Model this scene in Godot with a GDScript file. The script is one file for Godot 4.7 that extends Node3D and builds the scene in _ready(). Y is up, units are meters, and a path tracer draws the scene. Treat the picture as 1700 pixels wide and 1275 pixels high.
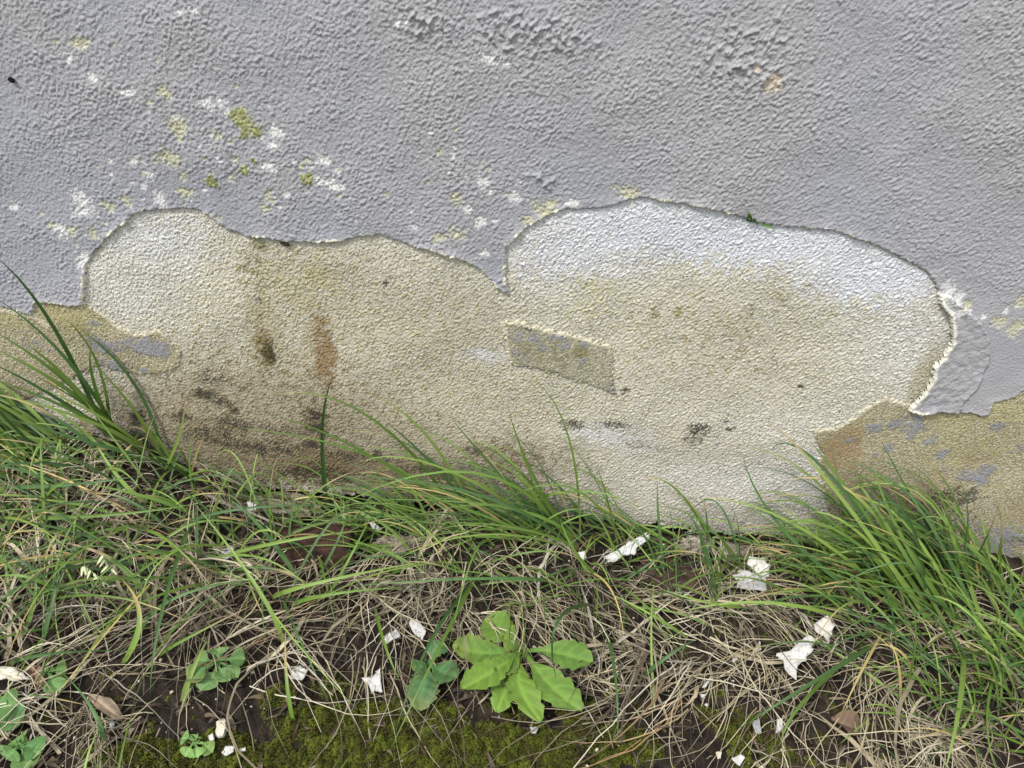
extends Node3D
# A peeling rendered house wall with rough grass, weeds, moss and fallen paint at its foot.
# The wall stands on the plane z = 0 and faces +z; tables of wall and ground points are in millimetres.

const COAT := [-954,-879,-658,-128,-582,47,-542,121,-516,159,-495,176,-462,185,-439,190,-425,188,-412,185,-404,199,-388,199,-378,197,-364,201,-360,214,-354,237,-343,251,-332,263,-320,273,-312,279,-307,286,-296,290,-283,292,-267,295,-256,295,-247,292,-241,286,-232,280,-220,277,-203,277,-187,276,-165,277,-144,280,-130,286,-113,289,-103,287,-86,282,-71,280,-57,277,-43,273,-34,268,-27,261,-20,253,-10,248,-11,255,-14,265,-14,276,-14,285,-14,289,-9,295,-5,302,0,307,7,313,18,320,27,324,38,325,58,329,72,336,81,339,98,338,114,337,138,335,154,332,171,328,196,327,224,328,239,325,262,319,280,313,299,306,314,297,323,285,329,277,342,266,354,248,361,225,366,201,378,180,385,176,392,178,403,175,409,177,407,190,415,194,423,199,427,207,446,222,469,213,498,179,536,114,627,-40,980,-678]
const FLAKE := [322,286,327,277,338,268,345,255,349,244,348,228,344,220,348,208,346,193,341,174,353,171,366,176,384,176,382,188,387,203,387,215,385,234,377,250,366,263,350,274,334,284]
const REMNANT := [-14,223,4,223,22,219,40,217,58,214,77,209,84,194,85,177,91,160,64,168,35,176,17,180,-4,180,-10,203]
const OCHRE_RIGHT := [338,180,329,182,317,184,307,172,297,157,287,146,267,143,273,132,285,116,293,92,313,47,349,-43,604,-43,883,-2,689,263,415,231,363,188]
const OCHRE_LEFT := [-656,168,-438,194,-403,203,-380,202,-364,202,-359,198,-349,191,-339,181,-326,176,-307,182,-298,177,-296,167,-290,161,-290,149,-303,139,-320,133,-339,132,-350,134,-366,138,-409,110,-474,75,-722,30]
const SPOTS := [
	[-315,411,7.2,3.7,1], [-327,400,3.0,3.3,0], [-313,388,5.2,3.0,0], [-289,381,6.1,2.6,0], [-264,383,4.8,3.8,1],
	[-275,374,2.6,2.2,1], [-257,365,3.6,2.6,0], [-257,356,6.7,7.2,1], [-233,378,4.4,3.8,0], [-223,380,3.0,3.0,0],
	[-213,371,7.0,6.1,2], [-208,364,7.5,8.8,2], [-202,362,6.2,7.0,2], [-218,372,4.4,4.3,0], [-187,362,5.3,4.0,0],
	[-189,353,5.8,2.7,0], [-229,356,4.0,3.6,1], [-220,352,1.8,2.3,1], [-270,335,11.0,4.7,1], [-314,328,2.8,2.9,0],
	[-296,330,3.7,3.3,0], [-287,321,4.2,3.4,0], [-242,337,2.3,2.3,1], [-219,339,2.7,2.3,1], [-204,340,2.7,2.8,2],
	[-214,332,4.6,3.7,2], [-195,336,5.9,3.7,0], [-239,320,5.6,4.8,2], [-224,324,4.2,3.3,1], [-166,329,4.6,4.7,2],
	[-153,328,7.8,3.7,0], [-146,326,6.4,3.8,0], [-154,345,4.5,3.6,0], [-170,339,2.3,2.3,1], [-260,321,3.3,2.9,1],
	[-260,309,8.0,4.4,1], [-282,302,4.3,7.5,0], [-292,311,2.8,3.9,0], [-308,297,4.3,4.1,1], [-344,296,6.7,7.2,0],
	[-343,285,10.7,5.8,0], [-197,313,4.2,4.9,1], [-200,303,3.8,4.0,1], [-374,271,3.9,4.3,1], [-365,267,6.9,4.9,0],
	[-357,267,5.4,4.9,1], [-341,267,5.9,6.5,1], [-354,242,6.1,12.5,0], [-145,327,4.6,4.7,0], [-107,323,2.3,1.9,1],
	[-67,360,1.8,1.3,1], [-58,358,2.6,2.2,0], [-54,324,4.5,4.7,1], [-47,317,4.1,4.3,0], [-35,340,6.2,4.6,0],
	[-12,331,4.9,3.7,0], [12,324,9.0,7.1,1], [32,330,5.8,4.2,0], [71,342,8.8,5.1,1], [-36,427,6.1,4.2,0],
	[-25,424,3.3,1.9,0], [-96,443,5.6,2.2,0], [-67,292,6.1,4.5,1], [-52,296,5.6,5.0,1], [-31,282,3.3,3.1,0],
	[-1,313,4.1,3.9,1], [-36,308,5.5,3.9,0], [154,427,6.0,5.1,3], [142,435,2.4,1.9,3], [329,288,6.3,7.6,0],
	[339,282,5.5,5.5,0], [348,279,4.6,4.5,1], [345,273,5.5,6.8,0], [365,270,3.2,2.9,0], [379,267,6.0,5.8,1],
	[394,263,6.0,9.3,1], [388,285,4.5,5.6,1], [380,277,3.6,3.4,0], [-243,436,3.3,1.9,0], [-233,438,2.9,1.9,0],
	[-400,284,3.9,3.2,0], [-85,299,4.2,2.5,0], [-324,292,4.3,4.1,1], [-144,338,3.2,2.3,0], [-183,316,2.8,2.9,0],
	[-164,343,3.6,1.8,1]]
const LUMPS := [
	[-80,443,18.4,5.9], [-18,445,27.8,12.5], [10,442,19.9,8.1], [128,441,23.6,18.2], [146,431,13.5,7.8],
	[-26,434,14.5,5.3], [8,344,9.7,5.9]]
const STAINS := [
	[147,318,147.8,23.6,0,1.1], [36,291,51.1,30.4,0,0.75], [269,295,54.3,23.8,0,0.95], [75,315,58.8,24.3,0,1.0], [-294,265,49.3,29.6,0,0.5],
	[-323,218,41.3,29.4,0,0.42], [-28,187,20.6,9.2,0,0.8], [91,115,37.9,11.1,0,0.75], [115,104,32.7,9.9,0,0.6], [312,243,37.9,35.3,0,0.35],
	[233,75,88.3,45.5,0,0.3], [-214,184,13.7,46.2,1,1.0], [-168,174,12.7,46.9,1,0.95], [-207,93,136.4,71.6,1,0.95], [-276,77,86.9,59.1,1,0.95],
	[-124,67,126.6,59.5,1,0.95], [-331,85,46.3,44.2,1,0.8], [174,227,68.2,40.8,1,0.28], [12,77,78.9,44.1,1,0.6], [-130,217,76.0,52.1,1,0.48],
	[-49,202,45.9,53.4,1,0.5], [-148,248,69.1,32.8,1,0.4], [-47,146,90.9,45.8,1,0.5], [152,189,101.1,37.3,1,0.28], [142,108,97.6,21.3,1,0.4],
	[341,205,7.8,28.5,1,0.9], [96,42,114.9,31.3,1,0.25], [-80,266,38.5,15.8,1,0.3], [-215,174,6.4,23.8,2,0.7], [-163,165,9.1,25.4,2,1.05],
	[-164,195,7.3,18.0,2,0.75], [-182,46,64.7,26.2,6,1.05], [-235,43,71.2,31.1,6,0.95], [-107,39,70.5,26.4,6,0.95], [-273,60,47.0,38.0,6,0.8],
	[-174,83,22.8,43.6,6,0.8], [-171,42,29.5,15.5,2,0.8], [-326,78,40.7,37.2,6,0.6], [-206,100,113.0,49.6,6,0.5], [-283,105,45.3,35.4,6,0.5],
	[7,72,50.9,22.2,6,0.6], [7,76,22.6,14.7,2,0.5], [183,211,29.6,18.0,2,0.2], [40,26,46.8,15.9,6,0.5], [-43,39,58.4,23.3,6,0.75],
	[149,225,19.6,14.6,2,0.2], [-212,169,5.3,11.4,3,0.8], [-175,104,9.0,6.3,3,1.0], [-175,88,10.2,8.6,3,0.95], [-182,69,9.2,5.9,3,0.9],
	[-276,116,11.2,5.6,3,0.8], [-259,109,10.1,5.6,3,0.75], [-251,100,5.1,4.3,3,0.95], [-280,116,4.5,2.8,3,1.0], [-264,59,5.9,3.8,3,0.9],
	[-302,88,9.2,6.6,3,0.8], [-342,81,7.0,7.4,3,0.9], [-183,33,35.7,11.0,3,0.75], [-227,58,35.1,7.6,3,0.7], [-277,70,29.1,10.5,3,0.6],
	[-250,84,23.0,8.8,3,0.65], [-213,82,28.7,7.3,3,0.6], [-265,134,13.8,6.7,3,0.55], [58,121,9.7,5.5,3,0.8], [96,126,11.8,4.8,3,0.7],
	[170,131,9.5,6.2,3,0.85], [197,134,5.3,4.1,3,0.7], [167,118,7.5,7.0,3,0.6], [-121,64,4.6,4.5,3,0.8], [-27,79,7.9,5.8,3,0.7],
	[192,142,4.2,3.4,3,0.6], [-109,247,3.0,2.2,3,0.8], [99,165,3.6,3.2,3,0.9], [245,187,2.5,2.5,3,0.9], [-215,219,4.1,7.0,3,0.4],
	[-135,58,34.8,7.5,3,0.55], [-78,50,34.8,7.6,3,0.5], [-344,47,23.9,15.6,3,0.5], [-209,64,46.6,9.0,3,0.5], [-209,271,5.8,7.4,4,0.9],
	[-213,165,8.6,16.5,4,0.85], [-184,162,6.4,6.4,4,0.3], [111,243,4.8,7.8,4,0.7], [128,245,3.4,3.9,4,0.6], [185,251,5.7,5.6,4,0.5],
	[208,265,6.6,4.4,4,0.6], [120,105,10.9,5.7,4,0.6], [-214,252,9.9,21.8,4,0.5], [-166,245,15.9,15.4,5,0.9], [-180,223,13.2,17.2,5,0.7],
	[-201,237,20.0,28.0,5,0.65], [-145,259,12.2,10.7,5,0.5], [59,262,23.8,11.8,5,0.6], [55,243,19.4,11.1,5,0.5], [171,239,19.3,14.9,5,0.5],
	[128,246,3.8,4.5,5,0.9], [-132,162,63.9,25.5,5,0.35], [238,211,29.5,12.2,5,0.3], [-70,223,30.1,34.3,5,0.3], [-160,213,11.2,17.5,5,0.5],
	[202,270,14.0,6.5,5,0.5], [-152,185,156.8,67.4,5,0.42], [135,223,127.6,46.7,5,0.36], [-25,142,160.7,52.7,5,0.36], [-188,244,64.6,33.1,5,0.5]]
const PATCH_STAINS := [
	[-355,160,16.3,6.5,6,1.1], [-319,163,18.4,9.7,6,1.2], [-352,138,11.1,8.1,6,1.0], [-327,138,5.5,2.7,6,0.9], [-418,154,16.5,5.3,6,0.5],
	[-359,182,6.4,2.5,6,0.8], [0,208,6.1,4.1,6,0.95], [14,209,6.0,4.7,6,0.85], [25,202,5.1,3.6,6,0.8], [36,211,8.0,4.7,6,0.9],
	[40,205,4.0,3.6,6,0.9], [57,208,6.0,3.6,6,0.8], [0,193,7.2,4.2,6,0.6], [8,188,7.2,3.7,6,0.6], [58,193,4.1,3.6,6,0.7],
	[91,166,8.3,6.4,6,0.9], [11,216,12.0,4.1,3,0.55], [55,200,7.1,4.8,4,0.8], [38,216,5.0,3.5,3,0.7], [22,198,30.5,15.6,4,0.4],
	[320,150,7.2,6.2,6,0.95], [336,156,6.1,8.2,6,0.9], [354,158,9.2,8.2,6,1.0], [355,148,4.1,7.0,6,1.0], [304,135,5.2,4.2,6,0.8],
	[340,132,6.2,5.7,6,0.8], [389,130,5.2,5.8,6,0.95], [373,143,7.2,5.6,6,0.7], [428,108,15.8,7.6,6,1.0], [436,116,7.3,5.2,6,0.9],
	[422,166,7.0,6.9,6,0.8], [399,111,4.2,3.7,6,0.7], [331,119,4.2,2.9,6,0.8], [442,49,22.1,11.6,6,0.6], [484,33,22.3,20.6,6,0.9],
	[451,143,5.1,7.2,6,0.6], [341,166,7.1,4.0,6,0.7], [299,124,18.4,28.5,2,0.95], [290,112,8.5,29.0,2,0.8], [323,94,32.3,22.5,2,0.5],
	[420,128,15.5,11.7,2,0.5], [485,69,16.2,32.6,2,0.5], [395,81,32.4,23.4,2,0.5], [511,-2,28.5,12.7,2,0.7], [416,76,21.7,14.2,3,0.9],
	[405,63,21.9,12.9,3,0.8], [432,86,12.9,7.8,3,0.8], [428,54,27.5,13.1,3,0.5], [273,148,3.1,3.4,3,0.7], [413,182,29.7,13.4,5,0.6],
	[371,170,20.1,9.5,5,0.5], [404,140,41.1,28.6,5,0.4], [-379,186,26.7,11.3,5,0.9], [-312,182,10.6,5.0,5,0.8], [-433,177,16.2,9.0,5,0.6]]
const CALM := [
	[387,228,35.7,49.4], [345,247,18.8,35.4], [401,253,27.9,35.7]]
const TORN := [317,293,322,286,327,277,338,268,345,255,349,244,348,228,344,220,348,208,346,193,341,174,353,171]
const PALE_EDGES := [
	[[-14,223,4,223,22,219,40,217,58,214,77,209], 3.5],
	[[-14,223,-10,203,-4,180], 2.0],
	[[267,143,287,146,297,157,307,172,317,184,338,180], 3.6],
	[[-326,176,-307,182,-298,177], 3.2],
	[[-339,181,-349,191,-326,176], 2.7],
	[[-440,187,-426,186,-412,184,-402,175], 3.2]]
const BLADES := [
	["l",-372,46,8,-382,180,20,-408,256,30,4.2,2,0], ["l",-323,45,8,-336,136,12,-392,201,15,3.6,2,1], ["l",-371,69,8,-358,143,20,-364,202,30,5.0,0,0],
	["l",-361,81,8,-355,131,20,-348,180,30,4.2,0,0], ["l",-351,64,8,-377,138,26,-424,193,40,5.0,0,0], ["l",-342,54,8,-374,125,28,-425,179,45,5.0,0,0],
	["l",-348,49,8,-384,119,31,-426,167,50,5.0,2,0], ["l",-339,39,8,-363,109,37,-425,159,60,4.6,0,0], ["l",-335,32,8,-366,95,37,-427,144,60,4.2,1,0],
	["l",-355,70,8,-384,153,20,-420,218,30,4.0,2,0], ["l",-328,37,8,-346,100,31,-392,147,50,4.0,1,0], ["l",-322,18,8,-351,81,42,-416,128,70,4.2,2,0],
	["l",-359,66,8,-364,137,31,-390,189,50,4.8,1,0], ["l",-346,46,8,-358,105,31,-394,159,50,4.6,0,0], ["l",-319,12,19,-289,100,31,-272,151,40,3.0,1,1],
	["l",-277,12,49,-273,69,41,-271,108,35,2.4,0,0], ["l",-323,53,8,-323,108,20,-353,163,30,3.6,1,0], ["p",-168,26,8,-161,96,15,-152,163,20,4.4,2,0],
	["c",-36,36,8,-126,93,37,-234,131,60,3.0,0,0], ["c",-37,48,8,-105,130,31,-193,162,50,3.0,0,1], ["c",-24,26,8,-125,98,42,-191,154,70,2.8,0,0],
	["c",-131,12,25,-182,52,39,-224,93,50,2.6,1,1], ["c",-16,12,22,-72,103,26,-119,157,30,3.4,1,1], ["c",-11,12,17,-64,84,24,-110,132,30,3.2,2,0],
	["c",71,12,32,2,83,25,-50,132,20,3.6,2,0], ["c",78,12,31,35,79,25,-2,151,20,3.8,0,0], ["c",71,12,22,19,60,26,-20,87,30,3.4,2,0],
	["c",-8,42,8,69,70,31,130,71,50,2.8,0,0], ["c",41,18,8,-52,97,37,-122,106,60,2.6,1,0], ["c",65,12,23,-39,89,54,-154,137,80,3.0,0,0],
	["c",74,12,34,-17,91,65,-133,116,90,3.0,2,0], ["c",59,12,31,-27,73,58,-106,104,80,2.8,0,0], ["c",79,12,35,40,57,32,9,99,30,3.4,1,0],
	["c",158,12,64,148,56,40,140,84,20,3.0,2,0], ["c",201,12,58,185,41,43,172,54,30,5.2,2,0], ["r",372,12,72,257,84,55,174,84,40,3.2,1,1],
	["r",358,12,81,268,63,53,202,134,30,4.0,2,0], ["r",368,12,66,309,61,46,264,84,30,3.6,2,0], ["r",395,12,96,280,135,60,215,168,30,4.4,1,1],
	["r",406,12,95,309,111,59,257,150,30,4.8,0,0], ["r",395,12,70,284,135,48,226,137,30,4.0,2,0], ["r",335,12,49,304,75,30,280,143,15,3.0,0,0],
	["r",392,12,63,312,110,50,242,113,40,3.6,1,1], ["r",420,12,73,385,77,44,342,106,20,4.2,2,0], ["r",461,12,62,441,64,39,433,85,20,3.2,1,0],
	["r",412,12,107,330,105,65,307,112,30,4.2,0,0], ["r",423,12,105,360,94,64,316,134,30,4.4,0,0], ["r",398,12,89,310,84,68,267,89,50,4.0,1,0],
	["r",437,12,98,383,79,60,350,110,30,4.0,2,0], ["r",389,12,84,306,79,71,240,81,60,3.8,0,0], ["r",423,12,93,357,86,64,313,101,40,4.0,1,0],
	["r",350,12,54,313,33,52,226,45,50,3.0,3,1], ["r",357,12,67,332,30,58,305,51,50,3.2,3,1], ["r",482,12,59,432,62,38,415,80,20,3.2,0,0],
	["r",439,12,104,414,63,63,388,97,30,3.8,1,0], ["p",-72,4,67,-103,29,54,-143,34,43,2.6,0,0], ["p",-157,4,103,-139,34,86,-134,49,59,2.8,2,0],
	["c",-12,4,63,-36,44,182,-62,10,256,3.4,0,0], ["c",-11,4,74,-30,44,175,-60,12,243,3.4,2,0], ["b",136,4,199,135,29,151,136,44,104,2.2,1,0],
	["b",174,4,125,132,34,131,96,34,112,2.8,1,0], ["b",99,4,121,104,34,191,102,12,236,3.0,2,0], ["b",123,4,173,140,29,165,167,34,152,3.4,2,0],
	["p",-100,4,120,-78,34,184,-62,12,203,2.8,0,0], ["r",326,4,88,228,49,122,157,29,123,3.4,1,0], ["b",231,4,86,183,39,117,140,44,112,3.2,1,0],
	["r",353,4,101,237,44,199,195,10,212,3.6,2,0], ["r",322,4,117,253,34,200,226,10,224,3.2,0,1], ["r",417,4,100,361,49,189,329,34,246,5.0,1,0],
	["r",443,4,116,375,44,204,369,34,244,4.0,0,0], ["r",350,4,95,303,34,158,277,14,195,3.2,3,1], ["g",-246,4,124,-253,34,101,-258,64,81,3.4,2,0],
	["g",-281,4,29,-249,44,172,-244,8,231,3.6,2,0], ["g",-163,4,172,-185,44,153,-265,74,85,3.8,1,0], ["g",-168,4,104,-205,44,90,-233,64,77,4.4,2,0],
	["g",-278,4,150,-306,34,134,-359,44,124,5.0,1,1], ["g",-135,4,237,-142,29,219,-157,34,177,3.2,0,1], ["g",-224,4,227,-219,19,211,-215,24,187,4.4,1,0],
	["g",-422,4,122,-379,24,125,-362,19,121,4.2,1,0], ["g",-279,4,174,-240,44,171,-168,34,130,3.0,2,0], ["g",-348,4,198,-343,34,176,-353,49,128,3.4,2,0],
	["g",-262,4,268,-273,24,254,-315,19,221,4.2,2,0], ["g",-367,4,190,-357,34,171,-371,44,151,3.4,0,0], ["g",-368,4,211,-322,29,208,-258,24,203,3.0,2,0],
	["g",-187,4,126,-143,44,145,-51,54,113,4.0,1,0], ["g",-171,4,131,-126,34,140,-68,34,127,3.4,0,0], ["g",-281,4,202,-269,34,184,-301,34,146,5.0,1,1],
	["g",-258,4,188,-231,34,196,-181,44,164,3.0,0,1], ["g",-444,4,86,-347,54,93,-256,64,84,3.6,0,0], ["g",-459,4,61,-380,64,75,-313,74,69,4.0,2,0],
	["g",-315,4,58,-338,54,58,-371,84,32,4.4,1,0], ["g",-275,4,60,-303,54,76,-358,74,83,4.0,0,0], ["g",-142,4,121,-121,44,113,-110,59,70,3.2,0,0],
	["g",-285,4,76,-223,54,80,-144,54,62,3.2,2,0], ["g",-246,4,93,-179,54,103,-109,44,77,3.2,1,0], ["g",-345,4,151,-358,44,162,-401,34,159,4.0,0,0],
	["c",78,4,33,11,64,59,-119,74,72,3.4,0,0], ["c",60,4,76,-9,44,119,-129,24,126,3.2,2,0], ["c",105,4,70,72,44,89,52,74,71,3.6,0,0],
	["c",93,4,99,61,44,171,59,19,186,3.0,2,0]]

const STEP := 0.95
const GX := -575.0
const GY := -24.0
const NX := 1230
const NY := 580
const CREAM := Color(0.77, 0.74, 0.63)
const WHITE := Color(0.81, 0.835, 0.885)
const TAN := Color(0.44, 0.385, 0.235)
const RUST := Color(0.36, 0.225, 0.095)
const DARK := Color(0.045, 0.042, 0.032)
const OLIVE := Color(0.19, 0.17, 0.045)
const YELLOW := Color(0.64, 0.58, 0.26)
const GREY := Color(0.340, 0.347, 0.382)
const OCHRE := Color(0.46, 0.405, 0.235)

var rng := RandomNumberGenerator.new()
var names := {}
var soil_noise := FastNoiseLite.new()
var clod_noise := FastNoiseLite.new()
var M := {}
var warp_x: PackedByteArray
var warp_y: PackedByteArray

# ---------------------------------------------------------------- helpers
func numbered(called: String) -> String:
	var n: int = names.get(called, 0)
	names[called] = n + 1
	return called if n == 0 else "%s_%03d" % [called, n]

func tag(o: Node3D, label := "", category := "", group := "", kind := "") -> void:
	if label: o.set_meta("label", label)
	if category: o.set_meta("category", category)
	if group: o.set_meta("group", group)
	if kind: o.set_meta("kind", kind)

func base(called: String, at := Vector3.ZERO) -> Node3D:
	var o := Node3D.new()
	o.name = numbered(called)
	add_child(o)
	o.position = at
	return o

func part(called: String, mesh: Mesh, m: Material, parent: Node = null) -> MeshInstance3D:
	var o := MeshInstance3D.new()
	o.mesh = mesh
	o.material_override = m
	if parent == null:
		o.name = numbered(called)
		add_child(o)
	else:
		o.name = called
		parent.add_child(o, true)
	return o

func material(key: String, rough: float, spec := 0.5) -> StandardMaterial3D:
	var m := StandardMaterial3D.new()
	m.vertex_color_use_as_albedo = true
	m.roughness = rough
	m.metallic_specular = spec
	m.cull_mode = BaseMaterial3D.CULL_DISABLED
	M[key] = m
	return m

func noise(wavelength: float, octaves := 1, sd := 1, kind := FastNoiseLite.TYPE_SIMPLEX_SMOOTH) -> FastNoiseLite:
	var n := FastNoiseLite.new()
	n.noise_type = kind
	n.seed = sd
	n.frequency = 1.0 / wavelength
	n.fractal_type = FastNoiseLite.FRACTAL_FBM if octaves > 1 else FastNoiseLite.FRACTAL_NONE
	n.fractal_octaves = octaves
	return n

func grain_texture(wavelength_px: float, octaves: int, sd: int, low: float, high: float) -> ImageTexture:
	var im := noise(wavelength_px, octaves, sd).get_seamless_image(1024, 1024)
	im.convert(Image.FORMAT_L8)
	if low > 0.0 or high < 1.0:
		var d := im.get_data()
		var look := PackedByteArray()
		look.resize(256)
		for k in 256: look[k] = int(255.0 * lerpf(low, high, k / 255.0))
		for k in d.size(): d[k] = look[d[k]]
		im = Image.create_from_data(1024, 1024, false, Image.FORMAT_L8, d)
	return ImageTexture.create_from_image(im)

func mud_texture() -> ImageTexture:   # specks of splashed soil on the fallen paint
	var d := noise(40.0, 5, 33).get_seamless_image(1024, 1024).get_data()
	var e := noise(9.0, 3, 34).get_seamless_image(1024, 1024).get_data()
	var out := PackedByteArray()
	out.resize(1024 * 1024 * 3)
	for k in 1024 * 1024:
		var a := smoothstep(172.0, 225.0, d[k] * 0.6 + e[k] * 0.55)
		out[3 * k] = int(lerpf(250.0, 120.0, a)); out[3 * k + 1] = int(lerpf(250.0, 104.0, a)); out[3 * k + 2] = int(lerpf(248.0, 84.0, a))
	return ImageTexture.create_from_image(Image.create_from_data(1024, 1024, false, Image.FORMAT_RGB8, out))

func mesh_of(v: PackedVector3Array, n: PackedVector3Array, c: PackedColorArray, ix: PackedInt32Array) -> ArrayMesh:
	var a := []
	a.resize(Mesh.ARRAY_MAX)
	a[Mesh.ARRAY_VERTEX] = v
	a[Mesh.ARRAY_NORMAL] = n
	a[Mesh.ARRAY_COLOR] = c
	a[Mesh.ARRAY_INDEX] = ix
	var am := ArrayMesh.new()
	am.add_surface_from_arrays(Mesh.PRIMITIVE_TRIANGLES, a)
	return am

class Strips:   # collects vertices, colours and triangles of one mesh
	var v := PackedVector3Array()
	var n := PackedVector3Array()
	var c := PackedColorArray()
	var ix := PackedInt32Array()

# a leaf or straw along a bent line: three vertices across, so that it is folded along its middle
func ribbon(s: Strips, b: Vector3, m: Vector3, t: Vector3, w: float, fold: float, twist: float, col: Color, tipcol: Color, tipfrom: float, segs: int, face: Vector3, blunt := 0.0, wob := 0.0, base_w := 0.55) -> void:
	var start := s.v.size()
	var ctrl := m * 2.0 - (b + t) * 0.5
	var side_prev := Vector3.ZERO
	for k in segs + 1:
		var u := float(k) / segs
		var p := b * (1 - u) * (1 - u) + ctrl * 2.0 * u * (1 - u) + t * u * u
		var tang := (ctrl - b) * (1 - u) + (t - ctrl) * u
		tang = tang.normalized() if tang.length() > 1e-6 else Vector3.UP
		var side := tang.cross(face)
		if side.length() < 0.05: side = tang.cross(Vector3(0.3, 0.2, 1))
		side = side.normalized()
		if side_prev != Vector3.ZERO and side.dot(side_prev) < 0: side = -side
		side_prev = side
		side = side.rotated(tang, twist * (u - 0.3))
		var up := side.cross(tang).normalized()
		if wob > 0.0 and k > 0 and k < segs:
			p += side * rng.randf_range(-wob, wob) + up * rng.randf_range(-wob, wob)
		var grow := minf(1.0, base_w + u * 3.0)
		var taper := pow(1.0 - u, 0.75) * 1.25 if u > 0.2 else 1.0
		var half := 0.5 * w * grow * minf(1.0, maxf(taper, blunt))
		var c := col.lerp(Color(0.26, 0.25, 0.13), clampf(0.9 - u * 7.0, 0.0, 0.7) if tipfrom > 0.94 else 0.0) if u < tipfrom else col.lerp(tipcol, clampf((u - tipfrom) / 0.18, 0, 1))
		s.v.append(p - side * half + up * half * fold); s.v.append(p - up * half * fold * 0.4); s.v.append(p + side * half + up * half * fold)
		s.n.append((up + side * fold * 0.8).normalized()); s.n.append(up); s.n.append((up - side * fold * 0.8).normalized())
		s.c.append(c); s.c.append(c * 1.1); s.c.append(c)
		if k > 0:
			var a := start + (k - 1) * 3
			for q in 2:
				var i := a + q
				s.ix.append_array([i, i + 3, i + 1, i + 1, i + 3, i + 4])

func finish(s: Strips) -> ArrayMesh:
	return mesh_of(s.v, s.n, s.c, s.ix)

func soil_height(x: float, z: float) -> float:   # metres
	var h := soil_noise.get_noise_2d(x * 1000, z * 1000) * 0.007
	h += 0.055 * exp(-pow((x + 0.43) / 0.16, 2.0)) * exp(-pow(z / 0.10, 2.0))
	h += 0.012 * exp(-pow((x - 0.46) / 0.12, 2.0)) * exp(-pow(z / 0.12, 2.0))
	h -= 0.034 * exp(-pow((x + 0.175) / 0.075, 2.0)) * exp(-pow((z - 0.012) / 0.034, 2.0))
	h += 0.010 * exp(-pow((x + 0.29) / 0.06, 2.0)) * exp(-pow((z - 0.07) / 0.06, 2.0))
	return h

func inside(x: float, z: float, spots: Array) -> float:   # soft cover of ellipses on the ground, mm
	var best := 0.0
	for e in spots:
		var d := pow((x - e[0]) / e[2], 2.0) + pow((z - e[1]) / e[3], 2.0)
		best = maxf(best, e[4] * clampf(1.4 - d, 0.0, 1.0))
	return best

# ---------------------------------------------------------------- the wall, on one grid of millimetres
func flat_points(a: Array) -> PackedVector2Array:
	var p := PackedVector2Array()
	for k in a.size() / 2: p.append(Vector2(a[2 * k], a[2 * k + 1]))
	return p

func add_distance(sd: PackedFloat32Array, poly: PackedVector2Array, reach: float, closed := true) -> void:
	for k in poly.size() if closed else poly.size() - 1:
		var a := poly[k]
		var b := poly[(k + 1) % poly.size()]
		var ab := b - a
		var ll := maxf(ab.length_squared(), 1e-6)
		var i0 := maxi(0, int((minf(a.x, b.x) - reach - GX) / STEP))
		var i1 := mini(NX - 1, int((maxf(a.x, b.x) + reach - GX) / STEP) + 1)
		var j0 := maxi(0, int((minf(a.y, b.y) - reach - GY) / STEP))
		var j1 := mini(NY - 1, int((maxf(a.y, b.y) + reach - GY) / STEP) + 1)
		for j in range(j0, j1 + 1):
			for i in range(i0, i1 + 1):
				var p := Vector2(GX + i * STEP, GY + j * STEP)
				var u := clampf((p - a).dot(ab) / ll, 0, 1)
				var d := p.distance_to(a + ab * u)
				var at := j * NX + i
				if d < absf(sd[at]): sd[at] = d if sd[at] > 0 else -d

func signed(poly: PackedVector2Array, rough: PackedByteArray, fine: PackedByteArray, ragged: float, reach := 12.0) -> PackedFloat32Array:
	var sd := PackedFloat32Array()
	sd.resize(NX * NY)
	sd.fill(-reach)
	for j in NY:
		var y := GY + j * STEP
		var cuts := []
		for k in poly.size():
			var a := poly[k]
			var b := poly[(k + 1) % poly.size()]
			if (a.y > y) != (b.y > y): cuts.append(a.x + (y - a.y) / (b.y - a.y) * (b.x - a.x))
		cuts.sort()
		for k in cuts.size() / 2:
			var i0 := maxi(0, int(ceil((cuts[2 * k] - GX) / STEP)))
			var i1 := mini(NX - 1, int(floor((cuts[2 * k + 1] - GX) / STEP)))
			for i in range(i0, i1 + 1): sd[j * NX + i] = reach
	add_distance(sd, poly, reach)
	for k in sd.size():
		if absf(sd[k]) < 6.0: sd[k] += ragged * ((rough[k] - 127.5) * 0.016 + (fine[k] - 127.5) * 0.009)
	return sd

func stamp(f: PackedFloat32Array, s: Array, strength: float) -> void:
	var rx: float = s[2]
	var ry: float = s[3]
	var i0 := maxi(0, int((s[0] - rx * 1.9 - GX) / STEP))
	var i1 := mini(NX - 1, int((s[0] + rx * 1.9 - GX) / STEP))
	var j0 := maxi(0, int((s[1] - ry * 1.9 - GY) / STEP))
	var j1 := mini(NY - 1, int((s[1] + ry * 1.9 - GY) / STEP))
	var warp := minf(minf(rx, ry) * 0.8, 16.0) / 127.5
	for j in range(j0, j1 + 1):
		for i in range(i0, i1 + 1):
			var w := j * NX + i
			var dx: float = (GX + i * STEP - s[0] + (warp_x[w] - 127.5) * warp) / rx
			var dy: float = (GY + j * STEP - s[1] + (warp_y[w] - 127.5) * warp) / ry
			var d := dx * dx + dy * dy
			if d < 2.25:
				var a := strength * (1.0 - d / 2.25) * 1.25
				var at := j * NX + i
				if a > f[at]: f[at] = a

func empty_field() -> PackedFloat32Array:
	var f := PackedFloat32Array()
	f.resize(NX * NY)
	return f

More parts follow.
